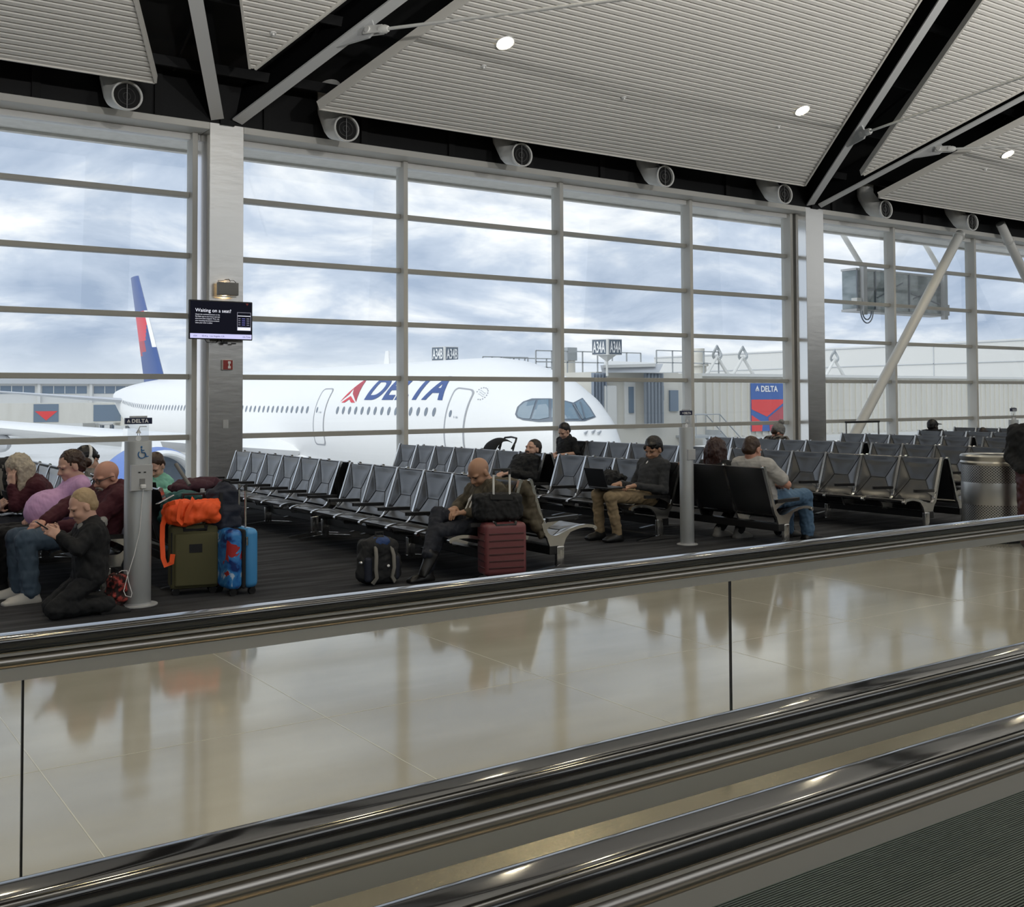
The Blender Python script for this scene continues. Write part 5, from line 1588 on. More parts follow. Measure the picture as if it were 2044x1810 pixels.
def person(label, org, face, J, wear, skin, hair=None, hs=1.13, h=.0075, W=1.0, hands=True, group='travellers waiting in the hall', extras=None, curl=.55, bulk=0.0, belly=None, seed=1, chin=0.0):
    f = np.array([cos(face), sin(face), 0.0]); l = np.array([-sin(face), cos(face), 0.0])
    O3 = np.array([org[0], org[1], 0.0])
    P = lambda v: O3+f*v[0]+l*v[1]+np.array([0, 0, v[2]])
    D = lambda v: unit(f*v[0]+l*v[1]+np.array([0, 0, v[2]]))
    pel, neck, head = P(J['pel']), P(J['neck']), P(J['head'])
    fd = D(J.get('hdir', (1, 0, -.2)))
    side = unit(np.cross(np.array([0, 0, 1.0]), fd)); tl = J.get('tilt', 0)
    up = unit(np.cross(fd, side)); side = unit(side+up*tl); up = unit(np.cross(fd, side))
    lat = D(J.get('lat', (0, 1, 0)))
    sw = J.get('sw', .185)*W
    fwd_t = unit(np.cross(lat, neck-pel))
    sh = {}
    for k_, sg in (('L', 1), ('R', -1)):
        sh[k_] = P(J['sh'+k_]) if 'sh'+k_ in J else neck+lat*sg*sw-unit(neck-pel)*.06+fwd_t*.01
    hip = {'L': pel+lat*.085*W, 'R': pel-lat*.085*W}
    g = lambda n_, s_, dflt: P(J[n_+s_]) if n_+s_ in J else P(dflt(1 if s_ == 'L' else -1))
    el = {s_: g('el', s_, lambda q: (.2, q*.24, .6)) for s_ in 'LR'}
    wr = {s_: g('wr', s_, lambda q: (.5, q*.08, .6)) for s_ in 'LR'}
    kn = {s_: g('kn', s_, lambda q: (.72, q*.11, .49)) for s_ in 'LR'}
    an = {s_: g('an', s_, lambda q: (.74, q*.11, .09)) for s_ in 'LR'}
    ft = {s_: D(J.get('ft'+s_, (1, 0, 0))) for s_ in 'LR'}
    Rh = np.stack([fd, side, up], 1)
    H = lambda x, y, z: head+Rh@np.array([x, y, z])*hs
    He = lambda c_, r, k_=.012: ('e', H(*c_), np.array(r)*hs, Rh, k_)
    spine = neck-pel; sl = np.linalg.norm(spine); su = spine/sl
    Rt = np.stack([fwd_t, lat, su], 1)
    def torso(sc, extra=0.0):
        out = []
        wd = (.150, .150, .140, .140, .150, .165, .165, .120); dp = (.115, .112, .108, .108, .115, .118, .105, .075)
        cv = J.get('curve', .0)
        for i in range(8):
            t = i/7
            c_ = pel+spine*(t*.93)-fwd_t*cv*sin(pi*t)
            out.append(('e', c_, (dp[i]*W*sc+extra, wd[i]*W*sc+extra, sl*.14+.03), Rt, .05))
        for s_ in 'LR':
            out.append(('c', neck-su*.05, sh[s_], .055*W*sc+extra, .060*W*sc+extra, .04))
        if belly:
            out.append(('e', P(belly[0]), np.array(belly[1])*sc+extra, I3, .06))
        return out
    # ---- body, one skin surface
    b_ = torso(.84)
    b_ += [('c', neck-su*.02, H(-.025, 0, -.05), .054*hs, .052*hs, .025)]
    for s_ in 'LR':
        b_ += [('c', sh[s_], el[s_], .044*W, .038*W, .02), ('c', el[s_], wr[s_], .038*W, .026*W, .02)]
        b_ += [('c', hip[s_], kn[s_], .070*W, .050*W, .03), ('c', kn[s_], an[s_], .048*W, .034*W, .02), ('c', an[s_], an[s_]+ft[s_]*.10*W+sole(ft[s_])*.05*W, .030*W, .024*W, .02)]
    b_ += [He((-.012, 0, .030), (.097, .077, .088)), He((.022, 0, -.035), (.068, .060, .082), .025), He((.050, 0, -.095-chin), (.034, .034, .024), .025),
           He((.012, .038, -.065), (.045, .022, .035), .02), He((.012, -.038, -.065), (.045, .022, .035), .02),
           He((.070, .030, .022), (.022, .032, .012), .012), He((.070, -.030, .022), (.022, .032, .012), .012),
           He((.058, .036, -.032), (.030, .026, .026), .02), He((.058, -.036, -.032), (.030, .026, .026), .02),
           ('c', H(.080, 0, .012), H(.106, 0, -.026), .0095*hs, .0135*hs, .010), He((.094, .013, -.031), (.011, .010, .009), .006), He((.094, -.013, -.031), (.011, .010, .009), .006),
           He((.080, 0, -.058), (.016, .026, .008), .006), He((.078, 0, -.072), (.016, .024, .008), .006),
           ('-e', H(.098, .033, .004), np.array((.020, .018, .011))*hs, Rh, .010), ('-e', H(.098, -.033, .004), np.array((.020, .018, .011))*hs, Rh, .010),
           ('-e', H(.098, 0, -.0655), np.array((.014, .024, .0025))*hs, Rh, .004),
           He((-.004, .079, -.004), (.022, .010, .033), .008), He((-.004, -.079, -.004), (.022, .010, .033), .008),
           He((-.008, .083, -.024), (.011, .008, .012), .006), He((-.008, -.083, -.024), (.011, .008, .012), .006)]
    if hands:
        for s_, sg in (('L', 1), ('R', -1)):
            hd = D(J['hd'+s_]) if 'hd'+s_ in J else unit(wr[s_]-el[s_])
            pn = D(J['pn'+s_]) if 'pn'+s_ in J else np.array([0, 0, -1.0])
            b_ += hand(wr[s_], hd, pn, D(J['th'+s_]) if 'th'+s_ in J else -lat*sg+np.array([0, 0, .3]), J.get('curl'+s_, curl), hs*.98*W**.4)
    body = soft('person', b_, skin, None, O3, h, .02, it=1)
    tag(body, label, 'person', group)
    mk = lambda nm, pr, m, **kw: soft(nm, pr, m, body, O3, kw.pop('h', h), **kw)
    # ---- clothes
    for w in wear:
        kind, m = w[0], w[1]
        if kind == 'top':
            o_ = dict(sleeve=1.0, bulk=.0, wr=.006, collar=None, hem=.0); o_.update(w[2] if len(w) > 2 else {})
            bk = o_['bulk']
            pr = torso(1.06, .010+bk)
            for s_ in 'LR':
                q = o_['sleeve']
                if q > 1e-6:
                    if q < .55:
                        e_ = sh[s_]+(el[s_]-sh[s_])*min(q*2, 1)
                        pr += [('c', sh[s_], e_, .064*W+bk, .062*W+bk, .03)]
                    else:
                        e_ = el[s_]+(wr[s_]-el[s_])*min((q-.5)*2, 1)*.95
                        pr += [('c', sh[s_], el[s_], .062*W+bk, .054*W+bk, .03), ('c', el[s_], e_, .054*W+bk, .040*W+bk*.6, .02)]
            if o_['collar'] == 'hood':
                for a in np.linspace(-2.3, 2.3, 9):
                    pr.append(('e', neck-su*.0+(-fwd_t*cos(a)+lat*sin(a))*.075*W*hs-su*.01*abs(a), (.04*W, .04*W, .036*W), Rt, .02))
            elif o_['collar'] == 'high':
                pr += [('c', neck-su*.03, neck+su*.035+fwd_t*.01, .070*hs*W, .064*hs*W, .02)]
                pr += [('-e', H(-.02, 0, -.06), (.06*hs, .056*hs, .06*hs), Rh, .01)]
            elif o_['collar'] == 'polo':
                pr += [('c', neck-su*.03, neck+su*.015, .072*hs*W, .064*hs*W, .015)]
            mk('jacket' if bk > .006 or o_['collar'] in ('high', 'hood') else 'shirt', pr, m, k=.03, wrinkle=o_['wr'], seed=seed, it=2)
        elif kind == 'trousers':
            o_ = dict(bulk=0., end=1.0); o_.update(w[2] if len(w) > 2 else {})
            pr = [('e', pel-su*.01, (.125*W, .155*W, .11*W), Rt, .04), ('e', pel+su*.05, (.115*W, .150*W, .08*W), Rt, .04)]
            for s_ in 'LR':
                e_ = kn[s_]+(an[s_]-kn[s_])*o_['end']
                pr += [('c', hip[s_], kn[s_], .086*W+o_['bulk'], .068*W+o_['bulk'], .03), ('c', kn[s_], e_, .066*W+o_['bulk'], .056*W+o_['bulk'], .02)]
            mk('trousers', pr, m, k=.03, wrinkle=.005, seed=seed+3, it=2)
        elif kind == 'shoes':
            for s_ in 'LR':
                d = ft[s_]; a = an[s_]; dn = sole(d)
                sd = unit(np.cross(dn, d)); R = np.stack([d, sd, -dn], 1)
                b0 = a+dn*.055*W
                pr = [('b', b0+d*.065*W+dn*.012*W, (.135*W, .046*W, .018*W), R, .016*W, .01), ('c', a-d*.015, b0-d*.01, .046*W, .046*W, .02), ('c', b0-d*.02*W, b0+d*.14*W, .045*W, .036*W, .03), ('c', a+dn*.02, b0+d*.10*W, .042*W, .036*W, .03), ('c', a, a+unit(kn[s_]-a)*.09, .046*W, .047*W, .01)]
                mk('shoe', pr, m, k=.02)
        elif kind == 'hood':
            pr = [('e', neck-su*.02-fwd_t*.045, (.055*W, .085*W, .045*W), Rt, .03)]
            for a in np.linspace(-2.6, 2.6, 11):
                pr.append(('e', neck+(-fwd_t*cos(a)+lat*sin(a))*.085*hs-su*.012*abs(a), (.035, .035, .040), Rt, .02))
            mk('hood', pr, m, wrinkle=.004, seed=seed)
        elif kind == 'stripe':
            for q in (-.028, .028):
                pr = [('c', neck+fwd_t*.078*W+lat*(q*1.4)-su*.03, neck+fwd_t*.135*W+lat*q-su*.20, .0085, .0085), ('c', neck+fwd_t*.135*W+lat*q-su*.20, neck+fwd_t*.15*W+lat*q-su*.34, .0085, .008)]
                mk('jacket_edge', pr, m, h=.005)
        elif kind == 'inner':
            mk('undershirt', [('c', neck+su*.015+fwd_t*.035, neck-su*.075+fwd_t*.098*W, .040*hs*W, .026*W, .02)], m)
        elif kind == 'strap':
            for s_ in 'LR':
                mk('backpack_strap', [('c', sh[s_]+su*.055, sh[s_]+su*.02+fwd_t*.09, .018, .018)], m)
    # ---- eyes and brows
    g_ = MB()
    for sg in (-1, 1):
        g_.ell(H(.081, sg*.033, .004), (.007*hs, .0125*hs, .0030*hs), Rh, 12, 8)
    e_ = g_.build('eyes', 'eye_dark', body)
    bm_ = {'hair_grey': 'hair_grey', 'hair_blond': 'hair_blond', 'hair_ash': 'hair_ash'}.get(hair[1] if hair else '', 'hair_dark')
    mk('eyebrows', [('c', H(.092, sg*.018, .024), H(.080, sg*.050, .024), .0045*hs, .0035*hs) for sg in (-1, 1)], bm_, h=.004, k=.004)
    # meshes built around the world origin move to the body's own frame
    e_.location = -O3
    # ---- hair
    if hair:
        hk, hm = hair[0], hair[1]
        if hk in ('short', 'crop', 'full'):
            gk = {'crop': .004, 'short': .009, 'full': .013}[hk]
            pr = [He((-.028, 0, .046), (.090+gk, .077+gk, .084+gk), .01), He((-.055, 0, -.010), (.060+gk*.5, .072+gk*.7, .062), .02)]
            pr += [('-e', H(.105, 0, -.03), np.array((.085, .11, .085))*hs, Rh, .012), ('-b', H(.045, 0, -.07), np.array((.06, .12, .055))*hs, Rh, .02, .012)]
            pr += [('-e', H(.004, sg*.088, -.012), np.array((.032, .022, .040))*hs, Rh, .008) for sg in (-1, 1)]
            if hk == 'full':
                pr += [He((.050, .030, .082), (.042, .050, .022), .012), He((.072, .045, .058), (.018, .022, .022), .01), He((.072, -.050, .050), (.016, .018, .026), .01)]
            mk('hair', pr, hm, wrinkle=.0016, wl=(.02, .06), seed=seed)
        elif hk == 'bun':
            pr = [He((-.026, 0, .042), (.098, .084, .092), .01), He((-.06, 0, -.02), (.055, .076, .06), .02), He((-.132, 0, -.015), (.038, .040, .038), .02), ('c', H(-.10, 0, 0), H(-.12, 0, -.01), .03, .03, .02),
                  ('-e', H(.105, 0, -.03), np.array((.085, .11, .085))*hs, Rh, .012), ('-b', H(.045, 0, -.07), np.array((.06, .12, .055))*hs, Rh, .02, .012)]
            mk('hair', pr, hm, wrinkle=.003, wl=(.02, .05), seed=seed)
        elif hk == 'long':
            pr = [He((-.026, 0, .042), (.104, .088, .094), .01), He((-.062, 0, -.03), (.062, .088, .075), .03)]
            dn = np.array([0, 0, -1.0])
            ln = hair[2] if len(hair) > 2 else .22
            for sg in np.linspace(-1, 1, 7):
                a = H(-.075, sg*.070, -.02); pr.append(('c', a, a+dn*ln*hs-Rh[:, 0]*.03+Rh[:, 1]*sg*.05*hs+Rh[:, 0]*.06*abs(sg), .034*hs, .022*hs, .025))
            for sg in (-1, 1):
                for dx in (-.045, -.015, .012):
                    a = H(dx, sg*.086, .02); pr += [('c', H(dx-.01, sg*.06, .07), a, .03*hs, .024*hs, .02), ('c', a, a+dn*(ln*.9)*hs+Rh[:, 1]*sg*.02, .024*hs, .016*hs, .02)]
            pr += [('-e', H(.115, 0, -.02), np.array((.085, .080, .095))*hs, Rh, .012)]
            mk('hair', pr, hm, h=min(h, .008), wrinkle=.0042, wl=(.025, .06), stretch=(1.6, 1.6, .12), seed=seed)
    if extras:
        extras(body, O3, H, He, Rh, hs, mk, dict(neck=neck, sh=sh, el=el, wr=wr, su=su, fwd=fwd_t, lat=lat, f=f, l=l, P=P, D=D))
    return body
def beard(m, goatee=False):
    def fn(body, O3, H, He, Rh, hs, mk, c):
        if goatee:
            pr = [He((.060, 0, -.100), (.034, .030, .026), .012), ('c', H(.082, .027, -.060), H(.070, .026, -.092), .010, .011), ('c', H(.082, -.027, -.060), H(.070, -.026, -.092), .010, .011), ('c', H(.094, .022, -.050), H(.094, -.022, -.050), .008, .008)]
        else:
            pr = [He((.040, 0, -.092), (.050, .052, .030), .02), He((.010, .046, -.055), (.050, .020, .046), .02), He((.010, -.046, -.055), (.050, .020, .046), .02), ('c', H(.092, .026, -.049), H(.092, -.026, -.049), .009, .009)]
            pr += [('-e', H(.098, 0, -.066), np.array((.02, .026, .012))*hs, Rh, .004)]
        mk('beard', pr, m, h=.006, wrinkle=.002, wl=(.015, .03))
    return fn
def both(*fs):
    def fn(*a):
        for q in fs: q(*a)
    return fn
def glasses(m='black_plastic'):
    def fn(body, O3, H, He, Rh, hs, mk, c):
        g = MB()
        for sg in (-1, 1):
            g.tube([H(.098+.004*0, sg*.034+.024*cos(a), .002+.017*sin(a)) for a in np.linspace(0, 2*pi, 15)], .0022*hs, 6, caps=False)
            g.tube([H(.096, sg*.058, .008), H(.02, sg*.084, .012), H(-.012, sg*.088, .004)], .003*hs, 6)
        g.tube([H(.100, .010, .006), H(.104, 0, .009), H(.100, -.010, .006)], .0022*hs, 6)
        o = g.build('glasses', m, body); o.location = -O3
    return fn
def headphones(body, O3, H, He, Rh, hs, mk, c):
    mk('headphones', [('c', H(-.02, .105*cos(a), .03+.105*sin(a)), H(-.02, .105*cos(a+.25), .03+.105*sin(a+.25)), .013, .013) for a in np.arange(0, pi-.05, .25)]
       + [He((-.01, .094, -.005), (.036, .022, .042), .01), He((-.01, -.094, -.005), (.036, .022, .042), .01)], 'white', h=.007)
def bobble(body, O3, H, He, Rh, hs, mk, c):
    mk('bobble_hat', [He((-.02, 0, .052), (.108, .098, .10), .01), He((-.015, 0, .030), (.112, .102, .035), .01), He((-.045, 0, .175), (.048, .048, .045), .01), ('-e', H(.11, 0, -.045), np.array((.10, .12, .075))*hs, Rh, .01), ('-e', H(-.01, 0, -.06), np.array((.13, .13, .07))*hs, Rh, .01)],
       'beanie_knit', h=.009, wrinkle=.003, wl=(.02, .05))
def cap(body, O3, H, He, Rh, hs, mk, c):
    mk('cap', [He((-.015, 0, .05), (.104, .088, .085), .01), ('e', H(.125, 0, .05), np.array((.075, .07, .010))*hs, Rh, .01), ('-e', H(-.0, 0, -.065), np.array((.14, .13, .085))*hs, Rh, .008)], 'black_cloth', h=.009)
def phone(p, d, n, label, m='black_plastic', grp='phones held by travellers'):
    """small slab held in a hand"""
    d = unit(d); n = unit(np.asarray(n, float)-d*np.dot(n, d)); s_ = np.cross(n, d)
    R = np.stack([s_, d, n], 1)
    e = empty('phone', tuple(p), label=label, cat='phone', group=grp)
    MB().rbox((0, 0, 0), (.037, .077, .0045), .004, R, 3).build('case', m, e)
    MB().add([R@np.array(v) for v in ((-.033, -.072, .005), (.033, -.072, .005), (.033, .072, .005), (-.033, .072, .005))], [[0, 1, 2, 3]]).build('screen', 'tv_navy', e, smooth=False)
    return e
LFT, RGT = pi, 0.0
T_ = lambda **k: ('top', k.pop('m'), k)

# the man with the laptop
person('man in charcoal zip pullover and khaki trousers typing on a laptop', (8.83, 9.67), LFT,
       dict(pel=(.27, 0, .47), neck=(.125, 0, .895), head=(.155, 0, 1.02), hdir=(.93, .26, -.36), elL=(.22, .25, .56), wrL=(.56, .15, .625), hdL=(1, -.2, -.1), elR=(.25, -.25, .56), wrR=(.58, -.10, .635), hdR=(1, .15, -.1),
            knL=(.93, .13, .515), knR=(.90, -.13, .515), anL=(.83, .14, .10), anR=(.87, -.13, .10)),
       [T_(m='charcoal_knit', collar='high', wr=.0035), ('trousers', 'khaki'), ('shoes', 'shoe_black'), ('inner', 'white_collar')], 'skin_tan', ('full', 'hair_black'), h=.0068, curl=.35, seed=2,
       extras=lambda body, O3, H, He, Rh, hs, mk, c: mk('wristwatch', [('c', c['wr']['L']-c['D']((1, -.2, -.1))*.02, c['wr']['L']-c['D']((1, -.2, -.1))*.005, .036, .036)], 'watch', h=.006))
# laptop on his lap
e = empty('laptop', (8.83-.86, 9.67, .612), pi, 'open black laptop on the lap of the man in charcoal', 'laptop')
MB().rbox((.0, 0, 0), (.135, .17, .008), .006).build('base', 'laptop_black', e)
MB().box(-.10, .05, -.145, .145, .0085, .0095).build('keyboard', 'black_plastic', e, smooth=False)
R_ = np.array(Euler((0, radians(18), 0)).to_matrix())
MB().rbox((.135+.035, 0, .118), (.005, .17, .112), .004, R_).build('lid', 'laptop_black', e)
# the bald man in olive
person('bald man in an olive and black jacket and dark jeans, legs crossed, looking down', (5.77, 8.56), LFT,
       dict(pel=(.29, 0, .47), neck=(.15, 0, .835), head=(.262, 0, .945), hdir=(.80, .16, -.58), elL=(.30, .26, .57), wrL=(.47, .13, .60), hdL=(1, -.35, -.05), elR=(.34, -.24, .60), wrR=(.50, -.03, .625), hdR=(.8, .5, -.15),
            knL=(.74, .10, .44), anL=(.86, .06, .09), knR=(.70, -.01, .585), anR=(.90, .15, .26), ftR=(.62, .12, -.75), ftL=(1, .1, 0), curve=.03),
       [T_(m='olive_jacket', collar='hood', wr=.008, bulk=.010), ('trousers', 'denim_dark'), ('shoes', 'shoe_black'), ('stripe', 'white_collar')], 'skin_tan', None, h=.0068, seed=4)
# the sleeping man
person('bearded man in black asleep with his head tipped back', (8.83, 12.4), LFT,
       dict(pel=(.36, 0, .45), neck=(.02, 0, .80), head=(-.045, 0, .915), hdir=(.93, .22, .24), elL=(.14, .27, .56), wrL=(.40, .10, .61), hdL=(.9, -.5, -.1), elR=(.14, -.27, .56), wrR=(.40, -.09, .60), hdR=(.9, .5, -.1),
            knL=(.86, .12, .45), knR=(.86, -.1, .45), anL=(1.02, .12, .09), anR=(1.04, -.1, .09)),
       [T_(m='black_cloth', collar='high', bulk=.012, wr=.007), ('trousers', 'black_cloth'), ('shoes', 'shoe_black')], 'skin_light', ('short', 'hair_dark'), h=.008, seed=6, extras=beard('stubble'))
# the man in the polo shirt
person('young man in a black polo shirt by the window, looking down', (11.9, 15.35), LFT,
       dict(pel=(.25, 0, .47), neck=(.15, 0, .925), head=(.225, 0, 1.04), hdir=(.86, .18, -.48), elL=(.13, .25, .665), wrL=(.38, .10, .635), hdL=(1, -.2, -.1), elR=(.15, -.25, .665), wrR=(.40, -.08, .635)),
       [T_(m='black_cloth', sleeve=.45, collar='polo', wr=.005), ('trousers', 'denim_dark'), ('shoes', 'shoe_black')], 'skin_light', ('short', 'hair_black'), h=.009, seed=8)
# the man in maroon
person('bald bearded man in glasses, maroon sweatshirt and jeans', (2.70, 9.72), LFT,
       dict(pel=(.33, 0, .475), neck=(.16, 0, .86), head=(.262, 0, .975), hdir=(.90, .30, -.36), shR=(.27, -.20, .82), elL=(.48, .27, .59), wrL=(.66, .20, .60), elR=(.55, -.17, .72), wrR=(.76, .03, .63), hdR=(.9, .3, -.25),
            knL=(.93, .15, .50), knR=(.95, -.14, .49), anL=(.90, .21, .085), anR=(.93, -.12, .085), ftL=(1, .15, 0)),
       [T_(m='maroon_knit', bulk=.016, wr=.0045, collar='polo'), ('trousers', 'denim', dict(bulk=.010)), ('shoes', 'shoe_white')], 'skin_ruddy', None, W=1.1, h=.0068, seed=10,
       extras=both(beard('hair_grey', True), glasses()))
# the woman in lilac
person('woman in a lilac top with brown hair in a bun, leaning back', (2.70, 10.3), LFT,
       dict(pel=(.52, 0, .48), neck=(.35, 0, .915), head=(.425, 0, 1.045), hdir=(.93, .16, -.30), elL=(.42, .24, .64), wrL=(.66, .16, .60), hdL=(1, -.3, -.2), elR=(.45, -.24, .63), wrR=(.68, -.1, .60), knL=(.98, .12, .49), knR=(.98, -.1, .49), anL=(1.02, .12, .09), anR=(1.02, -.1, .09)),
       [T_(m='lilac_knit', wr=.003, bulk=.006), ('trousers', 'black_cloth'), ('shoes', 'shoe_black')], 'skin_light', ('bun', 'hair_brown'), h=.0075, seed=12, belly=((.60, 0, .655), (.185, .175, .165)), W=1.06)
# the woman with long ash hair
person('woman with long ash blonde hair in a maroon jacket, head resting on her hand', (2.70, 11.1), LFT,
       dict(pel=(.44, 0, .47), neck=(.60, 0, .885), head=(.715, 0, .98), hdir=(.80, .15, -.58), elL=(.76, .14, .67), wrL=(.79, .10, .84), hdL=(.05, -.15, 1), pnL=(-.8, -.5, 0), elR=(.74, -.22, .64), wrR=(.88, .02, .63), hdR=(-.1, .75, .55), pnR=(-.9, 0, .1),
            knL=(.98, .12, .49), knR=(.98, -.1, .49), anL=(1.0, .12, .09), anR=(1.0, -.1, .09)),
       [T_(m='maroon_knit', bulk=.012, wr=.0045), ('trousers', 'denim_dark'), ('shoes', 'shoe_black')], 'skin_light', ('long', 'hair_ash', .36), h=.0075, seed=14)
phone((2.70-.845, 10.98, .735), (-.25, -.25, .9), (.8, .3, .2), 'dark phone in the hand of the woman with ash blonde hair')
# headphones
person('dark-haired person in grey wearing white headphones, seen behind the woman in lilac', (2.82, 12.36), RGT,
       dict(pel=(.24, 0, .47), neck=(.06, 0, .86), head=(.085, 0, .985), hdir=(.95, .1, -.2)),
       [T_(m='shoe_grey', wr=.005), ('trousers', 'black_cloth'), ('shoes', 'shoe_black')], 'skin_light', ('full', 'hair_black'), h=.0095, seed=16, extras=headphones)
# child in mint
person('child in a mint sweatshirt and pink dotted trousers bent over a phone', (2.82, 11.2), RGT,
       dict(pel=(.46, .02, .53), neck=(.48, -.02, .86), head=(.455, -.06, .965), hdir=(-.55, -.62, -.58), lat=(.75, -.66, 0), sw=.14, elL=(.60, -.20, .68), wrL=(.46, -.26, .72), hdL=(-.9, -.2, .2), elR=(.33, -.02, .68), wrR=(.32, -.20, .72), hdR=(-.3, -.9, .2),
            knL=(.66, -.30, .66), knR=(.52, -.30, .60), anL=(.74, -.28, .44), anR=(.52, -.38, .42), ftL=(.3, -.9, 0), ftR=(.3, -.9, 0)),
       [T_(m='mint_fleece', wr=.006, bulk=.006), ('trousers', 'pink_dots'), ('shoes', 'black_cloth')], 'skin_light', ('short', 'hair_brown'), h=.0085, W=.82, hs=1.0, seed=18)
phone((2.82+.36, 11.2-.31, .755), (-.2, -.3, .9), (.5, .6, .2), 'dark phone held by the child in mint')
# kneeling boy
person('blond boy in a black hooded sweatshirt kneeling on the carpet with a phone', (2.05, 8.75), LFT,
       dict(pel=(-.03, 0, .29), neck=(-.035, 0, .70), head=(.03, 0, .825), hdir=(.91, .12, -.40), sw=.15, elL=(.10, .17, .53), wrL=(.20, .06, .615), hdL=(.8, -.15, .5), pnL=(.2, -.9, 0), elR=(.10, -.16, .53), wrR=(.19, -.06, .62), hdR=(.8, .1, .5), pnR=(.1, .9, 0),
            knL=(.24, .10, .075), knR=(.22, -.10, .075), anL=(-.14, .09, .075), anR=(-.14, -.08, .075), ftL=(-1, 0, -.15), ftR=(-1, 0, -.15)),
       [T_(m='black_cloth', wr=.006, bulk=.012), ('trousers', 'black_cloth', dict(bulk=.012)), ('shoes', 'black_cloth'), ('hood', 'beanie_knit')], 'skin_pale', ('crop', 'hair_blond'), W=.84, hs=1.02, h=.0065, seed=20, curl=.7)
phone((2.05-.30, 8.75, .685), (-.75, 0, .55), (.5, 0, .8), 'dark phone in the hands of the kneeling boy')
# the man in the grey shirt
person('man in a grey T-shirt and blue jeans seen from behind', (8.95, 8.53), RGT,
       dict(pel=(.33, 0, .48), neck=(.165, 0, .925), head=(.18, 0, 1.045), hdir=(.93, .12, -.30), elR=(.46, -.25, .66), wrR=(.62, -.03, .64), elL=(.44, .24, .66), wrL=(.60, .05, .64), knR=(.89, -.13, .50), anR=(.92, -.14, .09), knL=(.88, .14, .50), anL=(.9, .14, .09)),
       [T_(m='grey_tee', sleeve=.34, wr=.0045, bulk=.010), ('trousers', 'denim_blue', dict(bulk=.012)), ('shoes', 'shoe_black')], 'skin_ruddy', ('crop', 'hair_brown'), W=1.12, h=.0068, seed=22)
# the long-haired woman
person('woman with long dark auburn hair seen from behind', (8.95, 9.1), RGT,
       dict(pel=(.27, 0, .47), neck=(.17, 0, .885), head=(.20, 0, 1.015), hdir=(.95, .1, -.22), knL=(.70, .1, .48), knR=(.70, -.1, .48), anL=(.30, .08, .085), anR=(.38, -.16, .085)),
       [T_(m='black_cloth', wr=.006, bulk=.006), ('trousers', 'black_cloth'), ('shoes', 'shoe_grey')], 'skin_light', ('long', 'hair_auburn', .27), h=.0075, seed=24)
# bobble hat
person('man in a grey bobble hat and plaid jacket by the window', (15.1, 13.6), RGT,
       dict(pel=(.25, 0, .47), neck=(.06, 0, .885), head=(.10, -.03, .985), hdir=(.66, -.50, -.52)),
       [T_(m='plaid', bulk=.02, wr=.006), ('hood', 'black_cloth'), ('trousers', 'denim_dark'), ('shoes', 'shoe_black')], 'skin_ruddy', ('short', 'hair_brown'), h=.010, seed=26, extras=both(bobble, beard('stubble')))
# black cap
person('person in a black cap and black coat far right, in silhouette', (21.32, 14.62), RGT,
       dict(pel=(.25, 0, .47), neck=(.05, 0, .84), head=(.08, 0, .965), hdir=(.96, -.25, -.05)),
       [T_(m='black_cloth', bulk=.03, wr=.006), ('trousers', 'black_cloth'), ('shoes', 'shoe_black')], 'skin_dark', ('full', 'hair_black'), h=.012, seed=28, extras=cap)
# slumped traveller
person('slumped person in slate blue, only a rounded back shows above the far seats', (24.0, 14.75), LFT,
       dict(pel=(.20, 0, .50), neck=(.34, 0, .76), head=(.47, 0, .74), hdir=(.5, 0, -.85), curve=.10, knL=(.72, .1, .48), knR=(.72, -.1, .48)),
       [T_(m='slate_blue', bulk=.03, wr=.006), ('trousers', 'denim_dark'), ('shoes', 'shoe_black')], 'skin_light', ('short', 'hair_dark'), h=.012, seed=30, W=1.1)
# standing person cut by the right edge
person('person in a black puffer jacket and burgundy skirt cut off by the right edge', (11.32, 6.47), radians(205),
       dict(pel=(0, 0, .82), neck=(.0, 0, 1.28), head=(.02, 0, 1.41), hdir=(1, 0, -.1), elL=(-.02, .30, 1.0), wrL=(.14, .30, .82), elR=(-.04, -.24, .98), wrR=(.12, -.16, .86), knL=(.03, .09, .44), knR=(.0, -.09, .44), anL=(-.02, .09, .09), anR=(.0, -.09, .09)),
       [T_(m='black_cloth', bulk=.04, wr=.008, collar='hood'), ('trousers', 'burgundy_dark', dict(bulk=.05)), ('shoes', 'shoe_black')], 'skin_light', ('short', 'hair_dark'), h=.010, seed=32, hands=False)
